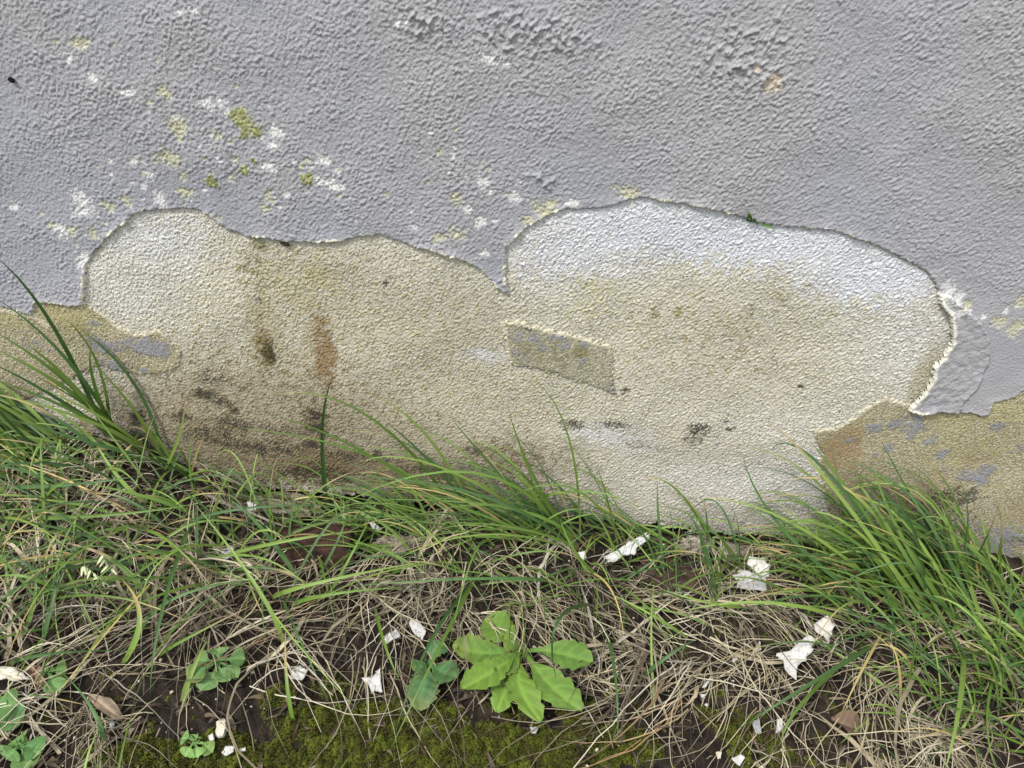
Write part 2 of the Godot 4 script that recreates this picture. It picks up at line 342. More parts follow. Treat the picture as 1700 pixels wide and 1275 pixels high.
func layer(z: PackedFloat32Array, keep: PackedByteArray, col: PackedColorArray) -> ArrayMesh:
	var at := PackedInt32Array()
	at.resize(NX * NY)
	at.fill(-1)
	var v := PackedVector3Array()
	var n := PackedVector3Array()
	var c := PackedColorArray()
	var ix := PackedInt32Array()
	for j in NY:
		for i in NX:
			var k := j * NX + i
			if not keep[k]: continue
			at[k] = v.size()
			v.append(Vector3(GX + i * STEP, GY + j * STEP, z[k]) * 0.001)
			var l := k - 1 if i > 0 and keep[k - 1] else k
			var r := k + 1 if i < NX - 1 and keep[k + 1] else k
			var d := k - NX if j > 0 and keep[k - NX] else k
			var u := k + NX if j < NY - 1 and keep[k + NX] else k
			var gx := (z[r] - z[l]) / (STEP * maxi(1, r - l))
			var gy := (z[u] - z[d]) / (STEP * maxi(1, (u - d) / NX))
			n.append(Vector3(-gx, -gy, 1).normalized())
			c.append(col[k])
	for j in NY - 1:
		for i in NX - 1:
			var k := j * NX + i
			var a := at[k]
			var b := at[k + 1]
			var d := at[k + NX]
			var e := at[k + NX + 1]
			if a >= 0 and b >= 0 and d >= 0 and e >= 0:
				ix.append(a); ix.append(e); ix.append(b); ix.append(a); ix.append(d); ix.append(e)
	return mesh_of(v, n, c, ix)

func wall_image(wavelength: float, octaves: int, sd: int, kind := FastNoiseLite.TYPE_SIMPLEX_SMOOTH, stretch := 1.0) -> PackedByteArray:
	var n := noise(wavelength / STEP, octaves, sd, kind)
	if stretch == 1.0: return n.get_image(NX, NY).get_data()
	var im := n.get_image(NX, int(NY * stretch))
	im.resize(NX, NY, Image.INTERPOLATE_CUBIC)
	return im.get_data()

func bumps(wavelength: float, sd: int) -> PackedByteArray:   # rounded grains: cells, high in their middles
	var n := noise(wavelength / STEP, 1, sd, FastNoiseLite.TYPE_CELLULAR)
	n.cellular_return_type = FastNoiseLite.RETURN_DISTANCE2_SUB
	n.cellular_jitter = 1.0
	n.domain_warp_enabled = true
	n.domain_warp_amplitude = wavelength * 0.5
	n.domain_warp_frequency = 0.5 / wavelength
	return n.get_image(NX, NY).get_data()

func cover(a: float, grain: float) -> float:
	return smoothstep(0.42, 0.62, a + grain)

func build_wall() -> void:
	var w := base("house_wall")
	tag(w, "rendered house wall with grey paint peeling off a pale stained undercoat", "wall")
	var rough := wall_image(7.0, 2, 11)
	var fine := wall_image(2.6, 1, 12)
	var lumps := wall_image(3.8, 2, 13, FastNoiseLite.TYPE_SIMPLEX_SMOOTH, 1.3)
	var grit := wall_image(3.3, 3, 14, FastNoiseLite.TYPE_SIMPLEX_SMOOTH, 1.2)
	var speck := wall_image(2.1, 2, 18)
	var mottle := wall_image(9.0, 4, 19)
	var stipple := bumps(2.9, 20)
	var sand := bumps(2.2, 21)
	var broad := wall_image(60.0, 3, 15)
	var wide := wall_image(150.0, 2, 16)
	var bigl := wall_image(7.0, 3, 17)
	warp_x = wall_image(13.0, 4, 91)
	warp_y = wall_image(13.0, 4, 92)
	print("noise ", Time.get_ticks_msec())
	# stains of the bare coat
	var ch := []
	for k in 7: ch.append(empty_field())
	for s in STAINS: stamp(ch[s[4]], s, s[5])
	var oc := []
	for k in 7: oc.append(empty_field())
	for s in PATCH_STAINS: stamp(oc[s[4]], s, s[5])
	var pale := empty_field()
	pale.fill(20.0)
	for e in PALE_EDGES: add_distance(pale, flat_points(e[0]), 9.0, false)
	var lift := empty_field()
	for s in LUMPS: stamp(lift, s, 1.0)
	var spot := []
	for k in 4: spot.append(empty_field())
	for s in SPOTS: stamp(spot[s[4]], s, 1.0)
	rng.seed = 66
	for k in 150:
		var s: Array = SPOTS[rng.randi() % 56]
		stamp(spot[0 if rng.randf() < 0.6 else 1], [s[0] + rng.randfn(0, 16), s[1] + rng.randfn(0, 12), rng.randf_range(0.8, 2.6), rng.randf_range(0.8, 2.2)], rng.randf_range(0.6, 1.0))
	var calm := empty_field()
	for c in CALM: stamp(calm, c, 1.2)
	var torn := empty_field()
	torn.fill(20.0)
	add_distance(torn, flat_points(TORN), 9.0, false)
	print("stamps ", Time.get_ticks_msec())
	var coat_line := flat_points(COAT)
	coat_line.append(Vector2(1800, 2600)); coat_line.append(Vector2(-1800, 2600))
	var sd_coat := signed(coat_line, rough, fine, 0.5)
	var sd_flake := signed(flat_points(FLAKE), rough, fine, 0.45)
	var sd_rem := signed(flat_points(REMNANT), rough, fine, 1.3)
	var sd_or := signed(flat_points(OCHRE_RIGHT), rough, fine, 1.3)
	var sd_ol := signed(flat_points(OCHRE_LEFT), rough, fine, 1.0)
	print("distances ", Time.get_ticks_msec())
	# the bare coat
	var zb := empty_field()
	var kb := PackedByteArray()
	kb.resize(NX * NY)
	var cb := PackedColorArray()
	cb.resize(NX * NY)
	var und := empty_field()
	var n0: PackedFloat32Array = ch[0]
	var n1: PackedFloat32Array = ch[1]
	var n2: PackedFloat32Array = ch[2]
	var n3: PackedFloat32Array = ch[3]
	var n4: PackedFloat32Array = ch[4]
	var n5: PackedFloat32Array = ch[5]
	var n6: PackedFloat32Array = ch[6]
	for k in NX * NY:
		und[k] = (broad[k] - 127.5) * 0.006 + (wide[k] - 127.5) * 0.012
		var g := (grit[k] - 127.5) / 127.5
		var f := (fine[k] - 127.5) / 127.5
		var sg := sqrt(sand[k] / 255.0)
		var mo := (mottle[k] - 127.5) / 127.5
		zb[k] = und[k] + 0.98 * (g * 0.5 + 0.35 * smoothstep(-0.25, 0.4, g * 0.8 + (speck[k] - 127.5) * 0.005) + (sg - 0.5) * 0.5 + (speck[k] - 127.5) * 0.003) * clampf(1.0 + mo * 0.9, 0.45, 1.7) + f * 0.22
		var y := GY + (k / NX) * STEP
		var foot := 4.0 + (rough[k] - 127.5) * 0.05 + (broad[k] - 127.5) * 0.05
		if y < 40.0 and y > foot: zb[k] -= 2.5 * pow(clampf(1.0 - (y - foot) / 7.0, 0, 1), 2.0)
		if sd_coat[k] > 3.5 or y < foot: continue
		kb[k] = 1
		var sp := (speck[k] - 127.5) / 127.5
		var gb := sp * 0.85 + mo * 0.55
		var c := CREAM * (1.0 + 0.26 * sp + 0.12 * mo)
		c = c.lerp(TAN * 0.85, 0.42 * smoothstep(0.2, 0.9, 0.30 - gb * 0.7))
		if sp > 0.35: c = c.lerp(Color(0.86, 0.84, 0.74), 0.5)
		if n0[k] > 0: c = c.lerp(WHITE, clampf(n0[k] + gb * 0.55 - 0.12, 0, 1))
		if n5[k] > 0: c = c.lerp(YELLOW, 0.65 * smoothstep(0.4, 0.9, n5[k] + gb))
		if n1[k] > 0: c = c.lerp(TAN, 0.66 * smoothstep(0.12, 0.95, n1[k] + gb))
		if n2[k] > 0: c = c.lerp(RUST * 0.85, 0.8 * smoothstep(0.35, 1.0, n2[k] + gb))
		if n6[k] > 0: c = c.lerp(Color(0.25, 0.195, 0.105), 0.8 * smoothstep(0.2, 1.05, n6[k] + gb))
		if n4[k] > 0: c = c.lerp(OLIVE, 0.62 * smoothstep(0.4, 0.9, n4[k] + gb))
		if n3[k] > 0: c = c.lerp(DARK, 0.9 * smoothstep(0.55, 0.85, n3[k] - gb * 1.0))
		if sp < -0.55 and mo < 0.3: c = c.lerp(Color(0.13, 0.105, 0.07), 0.6)
		cb[k] = c
	part("bare_undercoat", layer(zb, kb, cb), M.bare, w)
	print("bare ", Time.get_ticks_msec())
	# patches of an older ochre coat that stayed on
	var names3 := ["ochre_patch", "ochre_patch", "coating_remnant"]
	var labels3 := ["tan patch of older coating at lower right, speckled with grey", "yellowed patch of older coating at left with grey scraps", "small four-sided remnant of mottled coating in the middle"]
	var sds := [sd_or, sd_ol, sd_rem]
	for q in 3:
		var sd: PackedFloat32Array = sds[q]
		var z := empty_field()
		var keep := PackedByteArray()
		keep.resize(NX * NY)
		var col := PackedColorArray()
		col.resize(NX * NY)
		var grey: PackedFloat32Array = oc[6]
		var o2: PackedFloat32Array = oc[2]
		var o3: PackedFloat32Array = oc[3]
		var o4: PackedFloat32Array = oc[4]
		var o5: PackedFloat32Array = oc[5]
		var thick: float = [1.3, 1.2, 1.7][q]
		for k in NX * NY:
			if sd[k] < -1.3 or (sd_coat[k] > 4.0) or not kb[k]: continue
			keep[k] = 1
			var g := (lumps[k] - 127.5) / 127.5
			var h := (grit[k] - 127.5) / 127.5
			var f := (fine[k] - 127.5) / 127.5
			var sp := (speck[k] - 127.5) / 127.5
			var mo := (mottle[k] - 127.5) / 127.5
			var gb := sp * 0.5 + mo * 0.45
			var c := OCHRE * (1.0 + 0.3 * sp + 0.22 * mo)
			if q == 2: c = Color(0.40, 0.375, 0.25) * (1.0 + 0.12 * h)
			if sp > 0.15: c = c.lerp(CREAM, 0.6)
			if sp < -0.4: c = c.lerp(Color(0.15, 0.13, 0.08), 0.6)
			if o5[k] > 0: c = c.lerp(YELLOW * 0.9, 0.5 * cover(o5[k], gb))
			if o2[k] > 0: c = c.lerp(RUST, 0.6 * smoothstep(0.4, 1.0, o2[k] + gb))
			if o4[k] > 0: c = c.lerp(OLIVE, 0.6 * cover(o4[k], gb))
			if o3[k] > 0: c = c.lerp(DARK, 0.75 * smoothstep(0.5, 0.95, o3[k] - gb * 1.2))
			var gp := smoothstep(0.5, 0.66, maxf(grey[k] * 0.74, 0.14) + gb * 0.95)
			c = c.lerp(Color(0.37, 0.372, 0.388), gp)
			if sd[k] < 2.2 + f * 1.2 and pale[k] < 9.0: c = c.lerp(Color(0.72, 0.66, 0.48), 0.8)
			if pale[k] < 2.9 + h * 1.0 + mo * 1.6: c = Color(0.74, 0.69, 0.52)
			col[k] = c
			if q == 2: thick = lerpf(2.1, 1.0, clampf((GX + (k % NX) * STEP + 5.0) / 105.0, 0.0, 1.0))
			var top := und[k] + thick + g * 0.40 + h * 0.25 + (sqrt(sand[k] / 255.0) - 0.5) * 0.6 + gp * 0.35
			z[k] = lerpf(zb[k] - 0.9, top, smoothstep(-0.9, 0.7, sd[k]))
		var o := part(names3[q], layer(z, keep, col), M.bare, w)
		o.set_meta("label", labels3[q])
	print("patches ", Time.get_ticks_msec())
	# the grey coat, then the loose flake that hangs over its right end
	var s0: PackedFloat32Array = spot[0]
	var s1: PackedFloat32Array = spot[1]
	var s2: PackedFloat32Array = spot[2]
	var s3: PackedFloat32Array = spot[3]
	for q in 2:
		var sd: PackedFloat32Array = sd_coat if q == 0 else sd_flake
		var z := empty_field()
		var keep := PackedByteArray()
		keep.resize(NX * NY)
		var col := PackedColorArray()
		col.resize(NX * NY)
		for k in NX * NY:
			var s := sd[k]
			if s < -1.3: continue
			keep[k] = 1
			var x := GX + (k % NX) * STEP
			var y := GY + (k / NX) * STEP
			var g := (lumps[k] - 127.5) / 127.5
			var f := (fine[k] - 127.5) / 127.5
			var r := (rough[k] - 127.5) / 127.5
			var b := (broad[k] - 127.5) / 127.5
			var wd := (wide[k] - 127.5) / 127.5
			var c := GREY.lerp(Color(0.374, 0.368, 0.380), clampf(0.4 + wd * 0.6 + x * 0.0008 + (y - 250.0) * 0.0014, 0, 1)) * (1.0 + 0.05 * b + 0.03 * f)
			var sp := (speck[k] - 127.5) / 127.5
			var dip := 0.0
			if s0[k] > 0:
				var a := cover(s0[k] * 0.62, g * 0.22 + sp * 0.45)
				c = c.lerp(Color(0.74, 0.74, 0.72), 0.9 * a)
				dip = maxf(dip, a)
			if s1[k] > 0:
				var a := cover(s1[k] * 0.62, sp * 0.45 - g * 0.22)
				c = c.lerp(Color(0.56, 0.55, 0.36) * (1.0 + 0.2 * r), 0.8 * a)
				dip = maxf(dip, a)
			if s2[k] > 0:
				var a := cover(s2[k] * 0.72, sp * 0.4 - g * 0.3)
				c = c.lerp(Color(0.17, 0.19, 0.035).lerp(Color(0.50, 0.50, 0.24), smoothstep(-0.2, 0.6, f + r * 0.7)), 0.9 * a)
				dip = minf(dip, -a * 0.8)
			if s3[k] > 0:
				var a := cover(s3[k] * 0.9, f * 0.3)
				c = c.lerp(Color(0.55, 0.47, 0.36), 0.85 * a)
				dip = maxf(dip, a)
			var l: float = lift[k]
			var stp := sqrt(stipple[k] / 255.0)
			var soft := 1.0 - 0.75 * clampf(calm[k], 0, 1)
			var relief := (g * 0.55 + 0.30 * smoothstep(-0.1, 0.5, g + sp * 0.5) + (stp - 0.5) * 0.35 + sp * 0.22) * soft * 0.95 * clampf(1.0 + b * 0.4 + wd * 0.3 + (mottle[k] - 127.5) * 0.007, 0.35, 1.7)
			if l > 0:
				var bg := (bigl[k] - 127.5) / 127.5
				relief += l * (0.2 + 2.3 * smoothstep(0.0, 0.6, bg) * (0.5 + 0.5 * bg) + 0.4 * bg)
			if q == 1: relief = g * 0.16 + f * 0.08 + r * 0.18
			var top := und[k] + 2.3 + relief - dip * 0.7
			if s < 10.0:
				var lip := clampf(0.5 + b, 0.0, 1.0) * (1.7 if q == 0 else 0.0)
				top += lip * pow(1.0 - clampf(s, 0, 10) / 10.0, 2.0)
			if q == 1:
				top += (mottle[k] - 127.5) * 0.006 + (1.3 * pow(1.0 - clampf(s, 0, 8) / 8.0, 2.0) if torn[k] >= 12.0 else 0.0)
				top += 1.5 + 2.6 * pow(1.0 - clampf(s, 0, 9) / 9.0, 2.0) * (1.0 if torn[k] < 12.0 else 0.0)
			var edge := 0.7 + r * 0.5 + (mottle[k] - 127.5) * 0.022 + b * 2.2
			if q == 1: edge = 3.2 + f * 1.0 + r * 1.0 if torn[k] < 6.0 else -5.0
			if s < edge: c = Color(0.70, 0.69, 0.60) if q == 1 else Color(0.66, 0.64, 0.52)
			var under := zb[k] - 0.9 if q == 0 else und[k] + 1.2
			z[k] = lerpf(under, top, smoothstep(-0.9, 0.7, s))
			col[k] = c
		var o := part("grey_paint_coat" if q == 0 else "peeling_flake", layer(z, keep, col), M.paint, w)
		if q == 1: o.set_meta("label", "loose smooth grey flake with a white torn edge")
	print("coat ", Time.get_ticks_msec())
	# the rest of the wall beyond the close view, and the masonry behind
	for r in [[-2400.0, GX + 2.0, 8.0, 2300.0], [GX + (NX - 1) * STEP - 2.0, 2400.0, 8.0, 2300.0], [GX, GX + NX * STEP, GY + (NY - 1) * STEP - 2.0, 2300.0]]:
		part("grey_paint_coat", coarse_wall(r[0], r[1], r[2], r[3]), M.paint_far, w)
	var bm := BoxMesh.new()
	bm.size = Vector3(4.8, 2.6, 0.2)
	var core := part("masonry", bm, M.masonry, w)
	core.position = Vector3(0, 1.0, -0.112)

func coarse_wall(x0: float, x1: float, y0: float, y1: float) -> ArrayMesh:
	var s := Strips.new()
	var nx := int((x1 - x0) / 14.0) + 1
	var ny := int((y1 - y0) / 14.0) + 1
	var a := noise(22.0, 3, 31)
	var wd := noise(150.0, 2, 16)
	for j in ny + 1:
		for i in nx + 1:
			var x := lerpf(x0, x1, float(i) / nx)
			var y := lerpf(y0, y1, float(j) / ny)
			s.v.append(Vector3(x, y, 1.6 + a.get_noise_2d(x, y) * 1.0) * 0.001)
			s.n.append(Vector3(0, 0, 1))
			s.c.append(GREY.lerp(Color(0.374, 0.368, 0.380), clampf(0.5 + wd.get_noise_2d(x, y), 0, 1)))
	for j in ny:
		for i in nx:
			var k := j * (nx + 1) + i
			s.ix.append_array([k, k + nx + 2, k + 1, k, k + nx + 1, k + nx + 2])
	return finish(s)

# ---------------------------------------------------------------- the ground
const MOSS := [[-81,236,66.1,26.0,1.0],[12,240,84.3,20.6,1.0],[97,229,41.1,21.3,0.8],[-44,215,41.1,14.9,0.55],[200,212,19.0,15.1,0.85],[210,227,27.9,9.7,0.7],[-180,259,25.2,13.8,0.7],[-147,225,26.6,19.9,0.45],[179,196,12.1,10.5,0.6],[-36,269,253.1,17.0,0.9],[75,197,19.0,12.9,0.5],[-111,207,27.4,10.3,0.5],[47,210,37.2,12.4,0.4]]
const THATCH := [[-296,5,91.3,12.3,0.9],[-16,9,153.9,13.1,0.8],[249,15,152.6,11.5,0.6],[-383,46,177.5,126.0,1.0],[-270,113,126.3,76.2,0.9],[-318,175,120.4,73.7,0.8],[-297,260,107.1,44.1,0.5],[-186,177,47.1,45.9,0.6],[-32,76,142.1,42.2,0.85],[8,112,173.8,38.6,0.9],[138,128,89.3,55.8,0.9],[-99,125,76.5,38.1,0.8],[228,118,107.8,45.2,0.75],[319,161,93.1,59.9,0.85],[280,206,106.4,42.0,0.6],[407,151,116.5,114.6,0.9],[242,50,88.0,30.4,0.5],[85,175,58.9,32.9,0.6],[-50,173,96.6,22.3,0.35],[151,194,57.9,31.4,0.4]]

func build_ground() -> void:
	soil_noise = noise(85.0, 3, 41)
	clod_noise = noise(11.0, 3, 42)
	var tone := noise(30.0, 3, 43)
	var crumb := noise(4.0, 2, 44)
	var s := Strips.new()
	var st := 2.0
	var x0 := -720.0
	var z0 := -16.0
	var nx := 720
	var nz := 230
	var hs := PackedFloat32Array()
	for j in nz:
		for i in nx:
			var x := x0 + i * st
			var z := z0 + j * st
			var cl := clod_noise.get_noise_2d(x, z)
			var moss := inside(x, z, MOSS)
			var t := tone.get_noise_2d(x, z)
			var h := soil_height(x * 0.001, z * 0.001) * 1000.0 + cl * 3.2 + absf(crumb.get_noise_2d(x, z)) * 1.3
			var mc := clampf(moss * 1.5 + t * 1.1 - 0.35, 0.0, 1.0)
			h += mc * (2.5 + 5.0 * absf(clod_noise.get_noise_2d(x * 0.6 + 400, z * 0.6)))
			hs.append(h)
			var c := Color(0.028, 0.022, 0.017).lerp(Color(0.066, 0.051, 0.038), clampf(0.5 + t * 1.2 + crumb.get_noise_2d(x, z) * 0.5, 0, 1))
			c = c.lerp(Color(0.055, 0.055, 0.012), mc * 0.85)
			s.v.append(Vector3(x, h, z) * 0.001)
			s.c.append(c)
	for j in nz:
		for i in nx:
			var l := hs[j * nx + maxi(i - 1, 0)]
			var r := hs[j * nx + mini(i + 1, nx - 1)]
			var u := hs[maxi(j - 1, 0) * nx + i]
			var d := hs[mini(j + 1, nz - 1) * nx + i]
			s.n.append(Vector3((l - r) / (2 * st), 1, (u - d) / (2 * st)).normalized())
	for j in nz - 1:
		for i in nx - 1:
			var k := j * nx + i
			s.ix.append_array([k, k + 1, k + nx + 1, k, k + nx + 1, k + nx])
	tag(part("soil", finish(s), M.soil), "", "", "", "structure")
	# the lawn beyond, out to the horizon
	var f := Strips.new()
	var xs := [-60.0, -8.0, -3.0, -1.5, -0.71, 0.0, 0.71, 1.5, 3.0, 8.0, 60.0]
	var zs := [-0.1, 0.2, 0.43, 0.8, 1.5, 3.0, 8.0, 60.0]
	for z in zs:
		for x in xs:
			f.v.append(Vector3(x, -0.045 if absf(x) < 0.7 and z < 0.42 else -0.012, z))
			f.n.append(Vector3.UP)
			f.c.append(Color(0.058, 0.055, 0.030))
	for j in zs.size() - 1:
		for i in xs.size() - 1:
			var k := j * xs.size() + i
			f.ix.append_array([k, k + 1, k + xs.size() + 1, k, k + xs.size() + 1, k + xs.size()])
	tag(part("ground", finish(f), M.soil), "", "", "", "structure")

func build_moss() -> void:
	var s := Strips.new()
	rng.seed = 501
	for q in 7:
		var a := TAU * q / 7.0 + rng.randf() * 0.5
		var out := Vector3(cos(a), 0, sin(a))
		var el := 0.35 + 0.9 * rng.randf()
		var tip := out * 0.0016 * cos(el) + Vector3.UP * 0.0022 * sin(el)
		var sd := Vector3(-out.z, 0, out.x) * 0.00042
		var mid := tip * 0.5
		var k := s.v.size()
		for p in [mid * 0.0, mid - sd, mid + sd, tip]:
			s.v.append(p)
			s.n.append((Vector3.UP + out * 0.4).normalized())
			s.c.append(Color.WHITE)
		s.ix.append_array([k, k + 1, k + 2, k + 1, k + 3, k + 2])
	var am := finish(s)
	var mm := MultiMesh.new()
	mm.transform_format = MultiMesh.TRANSFORM_3D
	mm.use_colors = true
	mm.mesh = am
	var tone := noise(30.0, 3, 43)
	var patch := noise(14.0, 2, 45)
	var xf := []
	var cs := []
	while xf.size() < 26000:
		var x := rng.randf_range(-420, 420)
		var z := rng.randf_range(110, 420)
		var mc := clampf(inside(x, z, MOSS) * 1.5 + tone.get_noise_2d(x, z) * 1.1 - 0.35, 0.0, 1.0)
		if rng.randf() > mc * 1.1: continue
		var h := soil_height(x * 0.001, z * 0.001) + 0.001 * (clod_noise.get_noise_2d(x, z) * 3.2 + 0.4 + mc * (2.5 + 5.0 * absf(clod_noise.get_noise_2d(x * 0.6 + 400, z * 0.6))))
		var sc := rng.randf_range(0.7, 1.5)
		xf.append(Transform3D(Basis(Vector3.UP, rng.randf() * TAU).rotated(Vector3.RIGHT, rng.randf_range(-0.4, 0.4)).scaled(Vector3.ONE * sc), Vector3(x * 0.001, h - 0.0004, z * 0.001)))
		var p := patch.get_noise_2d(x, z) * 1.1 + rng.randf_range(-0.25, 0.25)
		cs.append(Color(0.050, 0.060, 0.009).lerp(Color(0.125, 0.150, 0.018), clampf(p + 0.35, 0, 1)).lerp(Color(0.075, 0.055, 0.018), clampf(-p - 0.05, 0, 0.9)))
	mm.instance_count = xf.size()
	for k in xf.size():
		mm.set_instance_transform(k, xf[k])
		mm.set_instance_color(k, cs[k])
	var o := MultiMeshInstance3D.new()
	o.name = "moss"
	o.multimesh = mm
	o.material_override = M.moss
	add_child(o)
	tag(o, "low olive and yellow-green moss cushions on the bare soil in front", "moss", "", "stuff")

func straw_colour() -> Color:
	var u := rng.randf()
	var c := Color(0.52, 0.465, 0.32).lerp(Color(0.32, 0.27, 0.175), rng.randf())
	if u < 0.36: c = Color(0.095, 0.076, 0.053)
	elif u < 0.38: c = Color(0.34, 0.22, 0.10)
	elif u < 0.52: c = Color(0.55, 0.51, 0.41)
	return c * rng.randf_range(0.7, 1.15)

func build_thatch() -> void:
	rng.seed = 777
	var s := Strips.new()
	var made := 0
	var lean := noise(120.0, 2, 51)
	while made < 4500:
		var cx := rng.randf_range(-700, 700)
		var cz := rng.randf_range(4, 430)
		var d := maxf(inside(cx, cz, THATCH), 0.07)
		if absf(cx) > 560: d = 0.6
		if cz > 300: d = maxf(d, 0.25)
		if pow((cx + 175) / 85, 2) + pow((cz - 24) / 48, 2) < 1: d *= 0.2
		if inside(cx, cz, MOSS) > 0.4: d *= 0.4
		if rng.randf() > d: continue
		var bunch := 1 + int(11.0 * rng.randf() * rng.randf())
		var ba := PI * 0.5 + lean.get_noise_2d(cx, cz) * 2.4 + rng.randfn(0, 0.5)
		if rng.randf() < 0.16: ba = rng.randf() * TAU
		var bc := straw_colour()
		var high := rng.randf() * rng.randf() * 0.020 * d
		for q in bunch:
			made += 1
			var x := cx + rng.randfn(0, 5.0)
			var z := cz + rng.randfn(0, 6.0)
			var len := rng.randf_range(30, 140) * (0.5 if rng.randf() < 0.35 else 1.0)
			var a := ba + rng.randfn(0, 0.28)
			var dir := Vector3(cos(a), 0, sin(a))
			var b := Vector3(x, 0, z) * 0.001
			var t := b + dir * len * 0.001
			var m := (b + t) * 0.5 + Vector3(-dir.z, 0, dir.x) * len * 0.001 * rng.randfn(0, 0.13)
			var pile := high + rng.randf() * 0.004
			b.z = maxf(b.z, 0.006); m.z = maxf(m.z, 0.006); t.z = maxf(t.z, 0.006)
			b.y = soil_height(b.x, b.z) + pile + rng.randf_range(-0.002, 0.003)
			m.y = soil_height(m.x, m.z) + pile + rng.randf_range(0.001, 0.005 + 0.012 * d)
			t.y = soil_height(t.x, t.z) + pile * 0.6 + rng.randf_range(0.0, 0.005)
			var c := bc.lerp(straw_colour(), 0.35)
			var broad := rng.randf() < 0.08
			var wd := rng.randf_range(0.0018, 0.0036) if broad else rng.randf_range(0.0005, 0.0012)
			ribbon(s, b, m, t, wd, 0.25 if broad else 0.5, rng.randfn(0, 2.4 if broad else 1.2), c, c * rng.randf_range(0.5, 1.0), rng.randf_range(0.4, 0.9), 9, Vector3.UP, rng.randf_range(0.15, 0.7), 0.0004 + 0.000005 * len, 0.9)
	# rotted bits lying flat between the straws
	for k in 1500:
		var x := rng.randf_range(-0.6, 0.6)
		var z := rng.randf_range(0.01, 0.33)
		var a := rng.randf() * TAU
		var l := rng.randf_range(0.004, 0.018)
		var b := Vector3(x, soil_height(x, z) + 0.003, z)
		var t := b + Vector3(cos(a), rng.randf_range(-0.1, 0.25), sin(a)) * l
		var c := Color(0.05, 0.037, 0.027).lerp(Color(0.20, 0.15, 0.10), rng.randf() * rng.randf())
		ribbon(s, b, (b + t) * 0.5 + Vector3.UP * 0.001, t, rng.randf_range(0.0012, 0.004), 0.3, rng.randfn(0, 1.0), c, c, 0.9, 4, Vector3.UP, 0.4, 0.0004, 0.5)
	tag(part("dead_grass", finish(s), M.straw), "matted thatch of dry pale dead grass lying over the soil", "dead grass", "", "stuff")

# ---------------------------------------------------------------- growing grass
func blade_colour(tone: int) -> Color:
	var c: Color = [Color(0.084, 0.150, 0.022), Color(0.145, 0.220, 0.042), Color(0.046, 0.100, 0.026), Color(0.36, 0.29, 0.11)][tone]
	return c * rng.randf_range(0.85, 1.2)

func add_blade(parent: Node3D, b: Vector3, m: Vector3, t: Vector3, w: float, tone: int, yellow: bool) -> void:
	var s := Strips.new()
	var c := blade_colour(tone)
	m += Vector3(rng.randfn(0, 0.03), rng.randfn(0, 0.02), rng.randfn(0, 0.02)) * b.distance_to(t)
	if rng.randf() < 0.05 and w < 0.0034:
		m += (m - (b + t) * 0.5) * 0.9 + Vector3.UP * 0.006
		t.y = maxf(t.y - 0.3 * b.distance_to(t), t.y * 0.3)
	var tip := Color(0.34, 0.27, 0.10).lerp(Color(0.26, 0.19, 0.11), rng.randf()) if yellow else c * 0.9
	var face := (Vector3(0, 0.545, 0.55) * 0.6 + Vector3(rng.randf_range(-0.4, 0.4), 0.5, 0.35)).normalized()
	ribbon(s, b, m, t, w, 0.55, rng.randfn(0, 0.5), c, tip, rng.randf_range(0.45, 0.85) if yellow else 0.95, 10, face)
	part("blade", finish(s), M.grass, parent)

func fan(parent: Node3D, n: int, cx: float, cz: float, rx: float, rz: float, az: float, az_s: float, el: float, el_s: float, len: float, len_s: float, droop: float, w: float) -> void:
	for k in n:
		var x := cx + rng.randfn(0, 0.5) * rx
		var z := maxf(9.0, cz + rng.randfn(0, 0.5) * rz)
		var a := deg_to_rad(az + rng.randfn(0, az_s))
		var e := deg_to_rad(clampf(el + rng.randfn(0, el_s), 6, 88))
		var l := maxf(30.0, len + rng.randfn(0, len_s)) * 0.001
		var dir := Vector3(cos(a) * cos(e), sin(e), sin(a) * cos(e))
		var b := Vector3(x, 0, z) * 0.001
		b.y = soil_height(b.x, b.z) - 0.002
		var t := b + dir * l
		t.y -= droop * l * rng.randf_range(0.4, 1.2)
		var m := b + dir * l * 0.52 + Vector3.UP * droop * l * 0.05
		if t.z < 0.008: t.z = 0.008 + rng.randf() * 0.006
		if m.z < 0.008: m.z = 0.008 + rng.randf() * 0.004
		t.y = maxf(t.y, soil_height(t.x, t.z) + 0.003)
		var u := rng.randf()
		var tone := 0 if u < 0.45 else (1 if u < 0.68 else (2 if u < 0.965 else 3))
		add_blade(parent, b, m, t, w * rng.randf_range(0.5, 1.1) * 0.001, tone, rng.randf() < 0.24)

